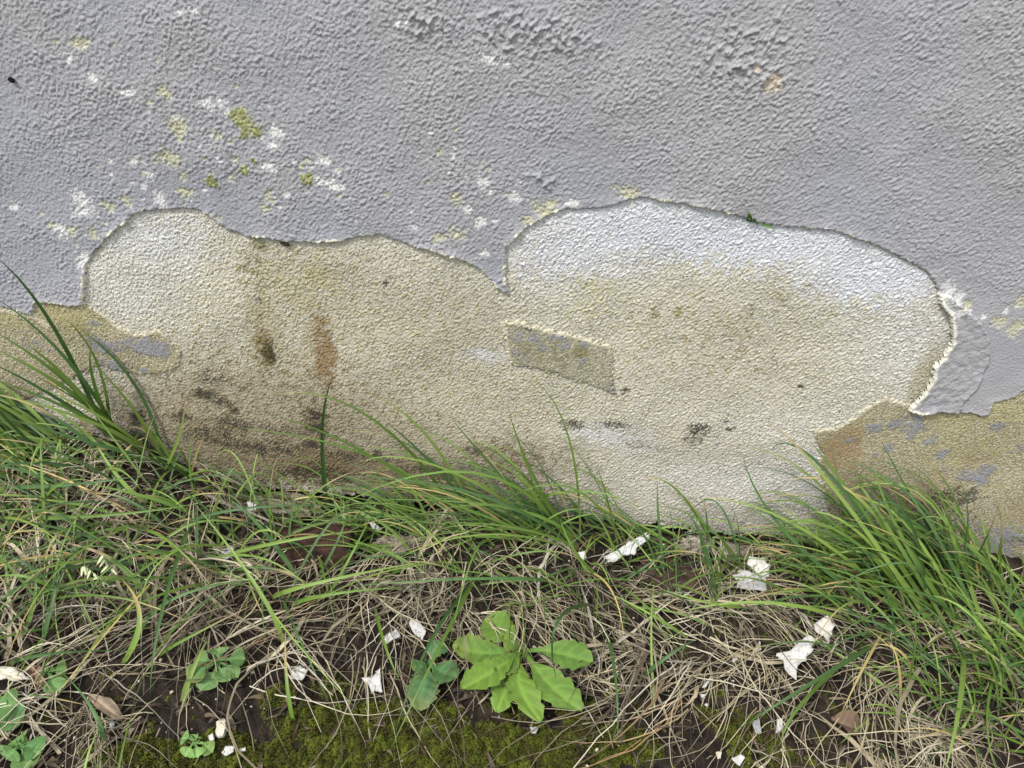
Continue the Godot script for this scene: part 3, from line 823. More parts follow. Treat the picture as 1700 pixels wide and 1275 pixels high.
func build_grass() -> void:
	rng.seed = 90210
	var tufts := {}
	var defs := {
		"l": ["broad green grass tuft against the wall at the left edge, leaning left", Vector3(-0.43, 0.045, 0.03)],
		"p": ["lone upright grass shoot and short blades beside the red brick fragment", Vector3(-0.18, 0, 0.03)],
		"c": ["long thin grass tuft in the middle, blades sweeping left along the wall", Vector3(0.07, 0, 0.03)],
		"b": ["sparse upright grass shoots between the bright weed and the torn flakes", Vector3(0.17, 0, 0.10)],
		"r": ["largest and densest grass tuft, at the right, fanning up and left", Vector3(0.42, 0, 0.06)],
		"g": ["scattered flat-lying grass blades over dead thatch in the left foreground", Vector3(-0.3, 0.01, 0.12)],
		"e": ["fresh upright grass in the bottom right corner", Vector3(0.45, 0, 0.16)]}
	for key in defs:
		var o := base("grass_tuft", defs[key][1])
		tag(o, defs[key][0], "grass tuft", "grass growing along the foot of the wall")
		var inner := Node3D.new()
		tufts[key] = o
	for r in BLADES:
		var o: Node3D = tufts[r[0]]
		var b := Vector3(r[1], r[2], r[3]) * 0.001
		b.y = soil_height(b.x, b.z) - 0.002
		var m := Vector3(r[4], r[5], r[6]) * 0.001
		var t := Vector3(r[7], r[8], r[9]) * 0.001
		m.y = maxf(m.y, soil_height(m.x, m.z) + 0.004)
		t.y = maxf(t.y, soil_height(t.x, t.z) + 0.003)
		add_blade(o, b - o.position, m - o.position, t - o.position, r[10] * 0.001, r[11], r[12] == 1)
	# n, centre x z, spread x z, azimuth (0 right, 90 towards the viewer, 180 left), spread, elevation, spread, length, spread, droop, width
	var fans := [
		["l", 85, -425, 30, 62, 30, 183, 18, 40, 12, 145, 35, 0.22, 3.6], ["l", 40, -470, 60, 80, 40, 195, 40, 32, 16, 120, 30, 0.35, 3.2],
		["c", 62, 65, 26, 80, 18, 182, 17, 40, 13, 150, 40, 0.26, 2.3], ["c", 44, -30, 28, 80, 20, 184, 26, 26, 12, 130, 35, 0.3, 2.2], ["c", 45, 40, 70, 110, 40, 120, 70, 24, 16, 95, 25, 0.35, 2.0], ["c", 26, -60, 55, 90, 26, 180, 50, 18, 10, 120, 30, 0.2, 2.1],
		["p", 60, -160, 48, 90, 30, 190, 80, 26, 16, 90, 25, 0.3, 2.2],
		["p", 45, -270, 14, 90, 8, 185, 70, 34, 16, 85, 25, 0.3, 2.2], ["p", 40, -120, 14, 90, 8, 180, 70, 28, 14, 85, 25, 0.3, 2.0], ["c", 35, 100, 12, 90, 6, 170, 60, 28, 14, 80, 25, 0.3, 2.0], ["g", 60, -380, 60, 90, 30, 180, 90, 36, 16, 100, 30, 0.3, 2.6],
		["b", 40, 170, 70, 70, 50, 150, 80, 42, 20, 80, 25, 0.25, 2.2], ["b", 30, 225, 38, 50, 26, 180, 45, 38, 18, 95, 25, 0.3, 2.4],
		["r", 125, 425, 45, 62, 38, 184, 16, 44, 12, 155, 32, 0.25, 3.0], ["r", 62, 385, 80, 85, 45, 180, 28, 30, 12, 130, 35, 0.28, 2.7], ["r", 55, 335, 50, 60, 34, 190, 35, 32, 14, 115, 30, 0.3, 2.4],
		["e", 110, 440, 150, 70, 62, 165, 70, 48, 18, 105, 30, 0.3, 3.0], ["e", 60, 500, 120, 60, 60, 180, 60, 55, 18, 115, 30, 0.3, 3.0], ["e", 30, 370, 190, 60, 40, 150, 90, 40, 20, 75, 25, 0.3, 2.4],
		["g", 120, -330, 105, 130, 55, 170, 90, 24, 14, 110, 35, 0.3, 2.8], ["g", 60, -400, 170, 80, 60, 120, 90, 28, 16, 90, 30, 0.3, 2.8], ["g", 50, -230, 100, 70, 40, 200, 90, 28, 16, 90, 30, 0.3, 2.4]]
	for f in fans:
		var o: Node3D = tufts[f[0]]
		fan_at(o, f)
	# short grass of the lawn beyond the close view
	var s := Strips.new()
	for k in 15000:
		var x := rng.randf_range(-1.8, 1.8)
		var z := rng.randf_range(0.02, 1.4)
		if absf(x) < 0.62 and z < 0.34: continue
		var a := rng.randf() * TAU
		var l := rng.randf_range(0.05, 0.13)
		var e := rng.randf_range(0.4, 1.3)
		var b := Vector3(x, -0.014 if absf(x) > 0.7 or z > 0.43 else soil_height(x, z), z)
		var dir := Vector3(cos(a) * cos(e), sin(e), sin(a) * cos(e))
		var t := b + dir * l - Vector3.UP * l * 0.25
		t.z = maxf(t.z, 0.01)
		var c := straw_colour() if rng.randf() < 0.35 else blade_colour(rng.randi() % 3)
		ribbon(s, b, b + dir * l * 0.52, t, rng.randf_range(0.002, 0.0038), 0.5, rng.randfn(0, 0.5), c, c, 0.9, 4, (Vector3.UP + dir.rotated(Vector3.UP, PI)).normalized())
	tag(part("lawn_grass", finish(s), M.grass), "rough lawn of mixed green and dry grass around the bare strip", "grass", "", "stuff")

func fan_at(o: Node3D, f: Array) -> void:
	var keep := o.position
	var before := o.get_child_count()
	fan(o, f[1], f[2], f[3], f[4], f[5], f[6], f[7], f[8], f[9], f[10], f[11], f[12], f[13])
	for k in range(before, o.get_child_count()): (o.get_child(k) as Node3D).position = -keep

# ---------------------------------------------------------------- weeds
# a spoon-shaped leaf: from the heart of the rosette to its tip, with a stalk, a raised midrib and blunt teeth
func leaf_mesh(b: Vector3, t: Vector3, w: float, teeth: int, stalk: float, col: Color, arch: float, cup: float) -> ArrayMesh:
	var s := Strips.new()
	var along := t - b
	var l := along.length()
	var side := along.cross(Vector3.UP).normalized()
	var segs := 26
	var cols := [-1.0, -0.75, -0.5, -0.25, 0.0, 0.25, 0.5, 0.75, 1.0]
	var phase := rng.randf() * TAU
	var bend := rng.randfn(0, 0.07)
	var wave := rng.randf() * TAU
	var sick := rng.randf() * rng.randf() * 0.6
	for k in segs + 1:
		var u := float(k) / segs
		var p := b + along * u + Vector3.UP * l * arch * sin(PI * pow(u, 0.8)) + side * l * bend * sin(PI * u)
		var body := clampf((u - stalk) / (1.0 - stalk), 0, 1)
		var half := 0.09 * w + 0.46 * w * pow(sin(PI * pow(body, 1.22)), 0.8) if u < 1.0 else 0.0
		if teeth > 0 and body > 0.3 and u < 0.95: half *= 1.0 - 0.30 * (pow(fposmod(body * teeth + phase, 1.0), 1.6) - 0.4)
		if u > 0.98: half = 0.05 * w
		for q in cols:
			var vein := absf(fposmod(body * 5.0 - absf(q) * 0.9, 1.0) - 0.5) * 2.0
			var rise: float = cup * absf(q) * half + 0.0009 * sin(u * 11.0 + wave + q * 3.0) * absf(q) - (0.0007 if q == 0.0 else 0.0003 * (1.0 - vein))
			s.v.append(p + side * half * q + Vector3.UP * (rise + rng.randf_range(-0.0002, 0.0002)))
			var c := col * rng.randf_range(0.88, 1.06)
			if q == 0.0: c = col * 1.5
			elif vein < 0.3: c = col * 1.22
			c = c.lerp(Color(0.22, 0.20, 0.05), sick * smoothstep(0.6, 1.0, maxf(absf(q), u) + rng.randf_range(-0.1, 0.1)))
			if rng.randf() < 0.008: c = Color(0.03, 0.03, 0.015)
			s.c.append(c)
			s.n.append(Vector3.ZERO)
	for k in segs:
		for q in 8:
			var i := k * 9 + q
			s.ix.append_array([i, i + 9, i + 1, i + 1, i + 9, i + 10])
	for k in s.ix.size() / 3:
		var a := s.v[s.ix[3 * k]]
		var nn := (s.v[s.ix[3 * k + 2]] - a).cross(s.v[s.ix[3 * k + 1]] - a)
		if nn.y < 0: nn = -nn
		for q in 3: s.n[s.ix[3 * k + q]] += nn
	for k in s.n.size(): s.n[k] = s.n[k].normalized() if s.n[k].length() > 0 else Vector3.UP
	return finish(s)

func weed(label: String, cx: float, cz: float, leaves: Array, col: Color, teeth: int, stalk: float, rise: float) -> void:
	var at := Vector3(cx, 0, cz) * 0.001
	at.y = soil_height(at.x, at.z) + 0.006
	var o := base("weed_rosette", at)
	tag(o, label, "weed", "leafy weeds in the soil")
	for l in leaves:
		var t := Vector3(l[0], 0, l[1]) * 0.001
		t.y = soil_height(t.x, t.z) + rise * rng.randf_range(0.7, 1.3)
		var c := col.lerp(col * Color(1.4, 1.25, 0.9), l[3] if l.size() > 3 else rng.randf() * 0.5)
		part("leaf", leaf_mesh(Vector3(0, 0.004, 0), t - at, l[2] * 0.00118, teeth, stalk, c, 0.10, 0.16), M.leaf, o)
	var h := Strips.new()
	for k in 5:
		var a := TAU * k / 5.0
		ribbon(h, Vector3(0, -0.010, 0), Vector3(cos(a) * 0.0015, 0.002, sin(a) * 0.0015), Vector3(cos(a) * 0.005, 0.008, sin(a) * 0.005), 0.003, 0.4, 0.0, col * 1.2, col, 0.9, 4, Vector3.UP)
	part("heart", finish(h), M.leaf, o)

func build_weeds() -> void:
	rng.seed = 3131
	weed("bright green toothed weed rosette, largest in the foreground centre", 30,160, [[-27,172,21,0.3],[-16,212,18,0.8],[12,220,17,1.0],[44,228,18,0.8],[4,195,16,0.1],[-4,139,25,0.5],[13,158,20,0.4],[75,215,21,0.5],[84,176,21,0.2]], Color(0.085, 0.165, 0.034), 5, 0.26, 0.021)
	weed("dark bluish-green weed seedling just left of the bright toothed rosette", -44,183, [[-46,221,19],[-20,196,17],[-33,169,14],[-56,192,12]], Color(0.048, 0.115, 0.042), 5, 0.2, 0.014)
	weed("small pale green rosette of rounded leaves beside dry stalks, left foreground", -205,198, [[-222,199,13],[-220,218,14],[-210,222,13],[-208,188,13],[-185,195,14],[-189,216,11],[-184,213,9],[-191,205,8]], Color(0.075, 0.150, 0.05), 0, 0.42, 0.013)
	weed("tiny pale seedling with round leaves next to a cream chip", -199,261, [[-208,262,8],[-202,271,9],[-193,271,9],[-185,265,9],[-198,257,8]], Color(0.125, 0.235, 0.075), 0, 0.45, 0.010)
	weed("green leafy weed in the bottom left corner of the ground", -315,275, [[-322,271,16],[-311,271,14],[-298,278,14],[-319,285,16],[-304,290,14]], Color(0.075, 0.165, 0.05), 0, 0.3, 0.009)
	weed("low green weed half hidden under grass at the left edge", -348,253, [[-330,250,20],[-323,261,18],[-344,244,16],[-354,260,20]], Color(0.085, 0.18, 0.06), 0, 0.25, 0.012)
	weed("small weed with soft green leaves behind the left edge chip", -325,219, [[-314,215,12],[-330,221,11],[-310,233,12],[-326,213,10]], Color(0.09, 0.18, 0.055), 0, 0.35, 0.01)
	weed("small round-leaved weed at the right edge under the grass", 483,70, [[466,72,12],[485,75,12],[461,92,10]], Color(0.085, 0.19, 0.05), 0, 0.35, 0.014)

# ---------------------------------------------------------------- fallen paint, stones and bits
func chip_mesh(outline: PackedVector2Array, mid: Vector2, thick: float, curl: float, rag: float, top: Color, low: Color) -> ArrayMesh:
	var pts := PackedVector2Array()
	for k in outline.size():
		var a := outline[k]
		var b := outline[(k + 1) % outline.size()]
		for q in 3:
			var p := a.lerp(b, q / 3.0) - mid
			pts.append(p * 0.8 * (1.0 + rng.randf_range(-rag, rag)))
	var n := pts.size()
	var s := Strips.new()
	var turned := not Geometry2D.is_polygon_clockwise(pts)
	var reach := 0.0
	for p in pts: reach = maxf(reach, p.length())
	var ca := rng.randf() * PI
	var axis := Vector2(cos(ca), sin(ca))
	for face in 2:
		var off := s.v.size()
		for ring in [1.0, 0.72, 0.38]:
			for p in pts:
				var q: Vector2 = p * ring
				var y := curl * pow(q.dot(axis) / reach, 2.0) * reach + rng.randf_range(-0.9, 0.9) * minf(1.2, reach * 0.1)
				s.v.append(Vector3(q.x, y + (thick if face == 0 else 0.0), q.y) * 0.001)
				s.c.append((top if face == 0 else low) * rng.randf_range(0.9, 1.05) if ring < 1.0 else Color(0.44, 0.43, 0.39))
				s.n.append(Vector3.ZERO)
		s.v.append(Vector3(0, thick if face == 0 else 0.0, 0) * 0.001)
		s.c.append(top if face == 0 else low)
		s.n.append(Vector3.ZERO)
		for r in 2:
			for k in n:
				var i := off + r * n + k
				var j := off + r * n + (k + 1) % n
				if (face == 0) == turned: s.ix.append_array([i, j, i + n, j, j + n, i + n])
				else: s.ix.append_array([i, i + n, j, j, i + n, j + n])
		for k in n:
			if (face == 0) == turned: s.ix.append_array([off + 2 * n + k, off + 2 * n + (k + 1) % n, off + 3 * n])
			else: s.ix.append_array([off + 2 * n + k, off + 3 * n, off + 2 * n + (k + 1) % n])
	var half := 3 * n + 1
	for k in n:
		if turned: s.ix.append_array([k, half + k, (k + 1) % n, (k + 1) % n, half + k, half + (k + 1) % n])
		else: s.ix.append_array([k, (k + 1) % n, half + k, (k + 1) % n, half + (k + 1) % n, half + k])
	for k in s.ix.size() / 3:
		var a := s.v[s.ix[3 * k]]
		var nn := (s.v[s.ix[3 * k + 2]] - a).cross(s.v[s.ix[3 * k + 1]] - a)
		for q in 3: s.n[s.ix[3 * k + q]] += nn
	for k in s.n.size(): s.n[k] = s.n[k].normalized() if s.n[k].length() > 0 else Vector3.UP
	return finish(s)

func chip(label: String, outline: Array, lift: float, tilt: Vector2, curl: float, top: Color, low: Color, thick := 0.9) -> void:
	var pts := flat_points(outline)
	var mid := Vector2.ZERO
	for p in pts: mid += p / pts.size()
	var o := part("paint_chip", chip_mesh(pts, mid, thick, curl, 0.13, top, low), M.chip)
	o.position = Vector3(mid.x, 0, mid.y) * 0.001
	o.position.y = soil_height(o.position.x, o.position.z) + (lift + 3.5 * inside(mid.x, mid.y, MOSS)) * 0.001
	o.rotation = Vector3(tilt.x, 0, tilt.y)
	tag(o, label, "paint chip", "fallen paint chips on the soil")

# a lump of stone: a rounded block pushed about by noise
func lump_mesh(size: Vector3, sd: int, boxy: float, rough: float, a: Color, b: Color) -> ArrayMesh:
	var s := Strips.new()
	var n1 := noise(0.9, 3, sd)
	var n2 := noise(0.22, 2, sd + 1)
	var rows := 22
	var cols := 32
	for j in rows + 1:
		for i in cols + 1:
			var la := PI * (float(j) / rows - 0.5)
			var lo := TAU * (i % cols) / cols
			var d := Vector3(cos(la) * cos(lo), sin(la), cos(la) * sin(lo))
			var bx := d / maxf(absf(d.x), maxf(absf(d.y), absf(d.z)))
			var p := d.lerp(bx, boxy)
			var q := n1.get_noise_3dv(d * 1.3)
			var f := n2.get_noise_3dv(p)
			p *= 1.0 + rough * (q * 0.8 + f * 0.35)
			s.v.append(p * size * 0.5)
			s.c.append(a.lerp(b, clampf(0.5 + q * 0.8 + f * 1.4 + rng.randf_range(-0.2, 0.2), 0, 1)))
			s.n.append(Vector3.ZERO)
	for j in rows:
		for i in cols:
			var k := j * (cols + 1) + i
			s.ix.append_array([k, k + 1, k + cols + 1, k + 1, k + cols + 2, k + cols + 1])
	for k in s.ix.size() / 3:
		var o := s.v[s.ix[3 * k]]
		var nn := (s.v[s.ix[3 * k + 1]] - o).cross(s.v[s.ix[3 * k + 2]] - o)
		if nn.dot(o) < 0: nn = -nn
		for q in 3: s.n[s.ix[3 * k + q]] += nn
	for j in rows + 1:
		var k := j * (cols + 1)
		var e := s.n[k] + s.n[k + cols]
		s.n[k] = e
		s.n[k + cols] = e
	for k in s.n.size(): s.n[k] = s.n[k].normalized() if s.n[k].length() > 0 else Vector3.UP
	return finish(s)

func stone(called: String, label: String, category: String, at: Vector3, size: Vector3, turn: Vector3, sd: int, boxy: float, rough: float, a: Color, b: Color, group := "") -> MeshInstance3D:
	var o := part(called, lump_mesh(size * 0.001, sd, boxy, rough, a, b), M.stone)
	o.position = at * 0.001
	o.rotation = turn
	tag(o, label, category, group)
	return o

func build_debris() -> void:
	rng.seed = 4242
	var wh := Color(0.54, 0.54, 0.53)
	var gy := Color(0.36, 0.37, 0.40)
	var cr := Color(0.66, 0.60, 0.48)
	chip("small white chip at the left end of the dark hollow under the wall", [-237,33,-225,36,-224,43,-231,46,-237,45,-236,39], 12, Vector2(0.3, 0.2), 0.3, wh, wh)
	chip("grey-white chip right under the mossy ledge at the wall foot", [-243,19,-228,14,-225,21,-238,25], 10, Vector2(0.3, 0), 0.2, Color(0.5, 0.5, 0.5), wh)
	chip("grey flat chip among dead grass left of the brick fragment", [-243,99,-239,91,-231,87,-225,96,-233,104], 14, Vector2(0.35, 0.1), 0.1, gy * 1.15, wh)
	chip("white rounded chip on dark soil, with a grass blade across it", [-150,204,-150,194,-143,191,-135,196,-136,204,-142,206], 7, Vector2(0.15, 0.1), 0.25, wh, wh)
	chip("white fishtail-shaped chip standing at the edge of the moss", [-96,197,-87,195,-81,187,-78,198,-74,208,-80,207,-84,210,-89,203], 8, Vector2(0.3, -0.1), 0.15, wh, wh)
	chip("white angular chip above the fishtail chip, beside a grey one", [-86,162,-82,153,-75,149,-68,157,-77,161,-82,166], 10, Vector2(0.25, 0.1), 0.2, wh, wh)
	chip("grey chip leaning among straw left of the bright weed", [-68,145,-61,138,-47,153,-51,163,-60,156], 11, Vector2(0.3, 0.2), 0.1, Color(0.48, 0.48, 0.49), wh)
	chip("cream crumbling chip on the soil near the tiny seedling", [-192,242,-184,239,-180,247,-180,256,-186,257], 5, Vector2(0.1, 0.1), 0.2, cr * 1.1, cr, 3.0)
	chip("white leaf-shaped chip near the bottom edge, left of the moss", [-179,266,-177,261,-170,260,-169,265,-174,269], 5, Vector2(0.1, 0.1), 0.3, wh, wh)
	chip("small white sliver right of the leaf-shaped chip", [-167,263,-162,261,-161,264,-165,265], 5, Vector2(0.1, 0), 0.1, wh, wh)
	chip("small upright white chip touching the cream crumbling chip", [-193,254,-189,252,-186,257,-189,259], 6, Vector2(0.3, 0.2), 0.1, wh, wh)
	chip("thin white sliver below the small pale rosette", [-206,218,-202,209,-199,210,-202,217], 7, Vector2(0.2, 0.1), 0.1, wh, wh)
	chip("narrow whitish chip amid dry stalks in the left foreground", [-262,257,-263,250,-259,252,-258,259], 8, Vector2(0.2, 0.1), 0.1, Color(0.6, 0.6, 0.6), wh)
	chip("large cream and white flake cut by the left edge of the view", [-373,223,-352,219,-343,221,-330,228,-342,232,-350,230,-364,236], 16, Vector2(0.2, -0.1), 0.25, cr * 1.15, wh)
	chip("long crumpled white strip of paint lying behind the grass", [95,54,108,45,120,36,130,30,140,24,147,24,145,31,135,38,130,48,119,49,107,59,99,61], 14, Vector2(0.5, 0.1), 0.5, Color(0.56, 0.57, 0.58), wh, 1.6)
	chip("small white scrap left of the crumpled strip", [75,53,82,51,84,58,78,63], 12, Vector2(0.4, 0), 0.2, wh, wh)
	chip("big grey-faced flake leaning in grass below the wall, right of centre", [214,64,222,55,249,63,250,77,235,79,218,76], 14, Vector2(0.5, 0.05), 0.12, Color(0.45, 0.45, 0.47), wh, 1.4)
	chip("white-edged flake lying against the big grey-faced flake", [232,40,249,40,257,47,255,63,239,60,229,49], 18, Vector2(0.5, -0.1), 0.2, Color(0.68, 0.67, 0.62), wh, 1.2)
	chip("pale torn chip with a hooked tail under the right grass tuft", [275,108,292,97,301,106,295,117,288,129,286,120,278,117], 14, Vector2(0.3, -0.1), 0.2, Color(0.62, 0.60, 0.55), wh)
	chip("largest torn white flake, ragged with a long spur to the left", [230,148,248,142,263,130,275,127,270,140,262,151,253,157,248,173,240,164,240,152], 16, Vector2(0.3, 0.1), 0.3, wh, wh)
	chip("small white tooth-shaped chip left of the ragged white flake", [222,138,229,128,230,137,224,141], 9, Vector2(0.4, 0), 0.1, wh, wh)
	chip("small dull grey-white chip on soil beyond the tooth-shaped chip", [203,147,207,143,211,146,205,150], 7, Vector2(0.2, 0), 0.1, Color(0.5, 0.5, 0.5), wh)
	chip("tall white chip on soil below the ragged white flake", [227,200,233,198,231,209,224,213], 7, Vector2(0.25, 0.1), 0.2, wh, wh)
	chip("bluish-grey chip on soil left of the tall white chip", [206,204,214,201,214,215,208,215], 6, Vector2(0.2, 0), 0.15, gy * 0.8, gy)
	chip("tiny pale triangular chip on bare soil right of the moss", [171,180,179,180,174,185], 5, Vector2(0.1, 0.1), 0.1, wh, wh)
	chip("white lump-like chip at the bottom edge, right of centre", [185,234,196,228,199,232,193,239], 6, Vector2(0.2, 0), 0.4, wh, wh, 1.6)
	chip("small cream chip beside the bottom-edge white chip", [177,227,183,226,181,233,178,233], 5, Vector2(0.1, 0), 0.2, cr, cr)
	chip("straight white splinter lying on bare soil right of centre", [173,177,183,165,184,167,177,177], 6, Vector2(0.1, 0.1), 0.0, wh, wh)
	chip("small grey chip on the moss below the bright weed", [37,225,45,224,43,230,39,230], 6, Vector2(0.2, 0), 0.1, gy, gy)
	chip("white chip right of the brick fragment near the wall foot", [-130,16,-120,20,-108,29,-112,35,-123,27], 10, Vector2(0.4, 0.1), 0.2, Color(0.62, 0.62, 0.6), wh)
	# stones
	var brick := stone("brick_fragment", "half-buried red-brown brick fragment in the hollow under the wall", "brick", Vector3(-171,71, 0).rotated(Vector3.RIGHT, 0), Vector3(80, 24, 44), Vector3(0.18, 0.12, 0.05), 61, 0.45, 0.45, Color(0.045, 0.030, 0.023), Color(0.135, 0.075, 0.054))
	brick.position = Vector3(brick.position.x, soil_height(brick.position.x, brick.position.y) + 0.004, brick.position.y)
	var rows := [
		["brown_stone", "flat brown stone under the crumpled white strip", "stone", 168,65, 70, 22, 30, -0.35, 62, 0.45, 0.3, Color(0.075, 0.055, 0.04), Color(0.15, 0.11, 0.08), 3.0],
		["plaster_ledge", "mossy cream lump of render at the wall foot, left of the hollow", "plaster", -227,19, 108, 26, 24, 0.06, 63, 0.35, 0.35, Color(0.12, 0.11, 0.035), Color(0.58, 0.53, 0.38), 4.0],
		["plaster_lump", "crumbly cream lump of render below the bare wall, right of centre", "plaster", 189,25, 34, 22, 16, 0.3, 64, 0.3, 0.6, Color(0.42, 0.37, 0.28), Color(0.66, 0.60, 0.48), 5.0],
		["plaster_lump", "small greyish lump of render right of the crumbly cream lump", "plaster", 227,26, 30, 18, 14, -0.2, 65, 0.3, 0.6, Color(0.36, 0.32, 0.25), Color(0.58, 0.52, 0.42), 6.0],
		["plaster_lump", "pale crumbled render at the right end of the dark hollow", "plaster", -91,51, 40, 14, 24, 0.2, 66, 0.2, 0.7, Color(0.33, 0.28, 0.20), Color(0.60, 0.54, 0.42), 2.0],
		["plaster_lump", "narrow pale lump of render behind the long thin grass", "plaster", -166,11, 60, 16, 16, 0.08, 67, 0.3, 0.5, Color(0.30, 0.26, 0.16), Color(0.60, 0.55, 0.43), 6.0]]
	for r in rows:
		var o := stone(r[0], r[1], r[2], Vector3(r[3], 0, r[4]), Vector3(r[5], r[6], r[7]), Vector3(0, r[8], 0), r[9], r[10], r[11], r[12], r[13], "lumps of render at the wall foot" if r[0] == "plaster_lump" else "")
		o.position.y = soil_height(o.position.x, o.position.z) + r[14] * 0.001
		o.position.z = maxf(o.position.z, r[7] * 0.0005)
	# crumbs of paint and render strewn over the soil
	var s := Strips.new()
	for k in 620:
		var x := rng.randf_range(-0.5, 0.5)
		var z := 0.02 + 0.3 * rng.randf()
		var p := Vector3(x, soil_height(x, z) + 0.003 + 0.0032 * clod_noise.get_noise_2d(x * 1000, z * 1000), z)
		var r := 0.0006 + 0.0016 * pow(rng.randf(), 3.0)
		var c := Color(0.62, 0.60, 0.54).lerp(Color(0.42, 0.36, 0.25), rng.randf())
		var i := s.v.size()
		for q in 6:
			var d: Vector3 = [Vector3.RIGHT, Vector3.BACK, Vector3.LEFT, Vector3.FORWARD, Vector3.UP * 0.7, Vector3.DOWN * 0.5][q]
			s.v.append(p + (d + Vector3(rng.randf(), rng.randf(), rng.randf()) * 0.5) * r); s.n.append(d.normalized()); s.c.append(c)
		for q in 4: s.ix.append_array([i + q, i + (q + 1) % 4, i + 4, i + q, i + 5, i + (q + 1) % 4])
	tag(part("paint_crumbs", finish(s), M.chip), "fine pale crumbs of paint and render strewn on the soil", "crumbs", "", "stuff")

func build_bits() -> void:
	rng.seed = 808
	# a curled brown leaf and a dry sheath on the soil
	var a := Vector3(271,195, 0) * 0.001
	var spots := [["dead_leaf", "brown dead leaf on the soil below the right grass tuft", 274,192, 297,196, 20.0, Color(0.13, 0.085, 0.06), "leaf"],
		["dry_sheath", "dry brown curled sheath amid stalks in the left foreground", -291,231, -258,247, 9.0, Color(0.26, 0.20, 0.14), "dry leaf"],
		["dead_leaf", "brown curled dead leaf at the left edge behind the cream flake", -346,212, -325,229, 10.0, Color(0.20, 0.13, 0.09), "leaf"]]
	for r in spots:
		var b := Vector3(r[2], 0, r[3]) * 0.001
		var t := Vector3(r[4], 0, r[5]) * 0.001
		b.y = soil_height(b.x, b.z) + 0.006
		t.y = soil_height(t.x, t.z) + 0.006
		var o := part(r[0], leaf_mesh(Vector3.ZERO, t - b, r[6] * 0.001, 0, 0.05, r[7], 0.1, 0.5), M.straw)
		o.position = b
		tag(o, r[1], r[8], "dead leaves on the ground" if r[0] == "dead_leaf" else "")
	# grass seed heads: a thin stalk with pale spikelets
	var heads := [["pale green seed head drooping over dead grass at the left", -285,139, 0.05, -296,160, 0.075, -292,162, 0.06],
		["pale seed head lying left of the drooping one, nearer the edge", -283,171, 0.03, -319,158, 0.055, -298,164, 0.045]]
	for h in heads:
		var b := Vector3(h[1], 0, h[2]) * 0.001
		b.y = soil_height(b.x, b.z)
		var m := Vector3(h[4] * 0.001, h[6], h[5] * 0.001)
		var t := Vector3(h[7] * 0.001, h[9], h[8] * 0.001)
		var o := base("seed_head", b)
		tag(o, h[0], "seed head", "grass seed heads")
		var s := Strips.new()
		ribbon(s, Vector3.ZERO, m - b, t - b, 0.0010, 0.5, 0.0, Color(0.16, 0.24, 0.06), Color(0.3, 0.36, 0.14), 0.6, 12, Vector3.UP, 0.6, 0.0, 1.0)
		part("stalk", finish(s), M.grass, o)
		var ctrl := (m - b) * 2.0 - (t - b) * 0.5
		for k in 9:
			var u := 0.55 + 0.05 * k
			var p := ctrl * 2.0 * u * (1 - u) + (t - b) * u * u
			var e := p + Vector3(rng.randf_range(-0.006, 0.006), -0.004, rng.randf_range(0.0, 0.006))
			var q := Strips.new()
			ribbon(q, p, (p + e) * 0.5, e, 0.0022, 0.6, 0.0, Color(0.42, 0.46, 0.25), Color(0.5, 0.48, 0.3), 0.6, 5, Vector3(0, 0.7, 0.7))
			part("spikelet", finish(q), M.grass, o)
	# bits that cling to the wall
	var snail := stone("snail", "tiny dark snail on the grey paint near the upper left edge", "snail", Vector3(-371,381, 3.6), Vector3(4.4, 3.6, 3.0), Vector3(0, 0, -0.5), 71, 0.0, 0.25, Color(0.012, 0.010, 0.010), Color(0.035, 0.025, 0.022))
	var bit := stone("bark_scrap", "brown scrap caught under the paint edge, upper left of the bare patch", "scrap", Vector3(-188,274, 2.0), Vector3(7.5, 2.6, 3.0), Vector3(0, 0, -0.2), 72, 0.2, 0.3, Color(0.05, 0.03, 0.022), Color(0.12, 0.075, 0.05))
	var fleck := stone("white_fleck", "tiny white fleck stuck low on the bare wall, right of centre", "fleck", Vector3(189,118, 1.0), Vector3(4.5, 3.0, 2.0), Vector3(0, 0, 0.6), 73, 0.2, 0.2, Color(0.75, 0.75, 0.72), Color(0.8, 0.8, 0.78))
	var sp := base("green_sprig", Vector3(167,330, 2.0) * 0.001)
	tag(sp, "tiny green sprig growing from the paint edge above the white area", "sprig")
	for r in [[-7, 7, 4.5], [-1, 3, 4.0], [5, -1, 2.5], [16, -4, 2.6], [-4, 2, 3.0]]:
		var q := Strips.new()
		var b := Vector3(r[0] * 0.5, r[1] * 0.2 - 2.0, 0) * 0.001
		var t := Vector3(r[0], r[1], 3.0) * 0.001
		ribbon(q, b, (b + t) * 0.5 + Vector3(0, 0.001, 0.001), t, r[2] * 0.001, 0.4, 0.3, Color(0.06, 0.12, 0.025), Color(0.10, 0.17, 0.04), 0.5, 6, Vector3(0, 0.3, 1), 0.3)
		part("leaf", finish(q), M.grass, sp)

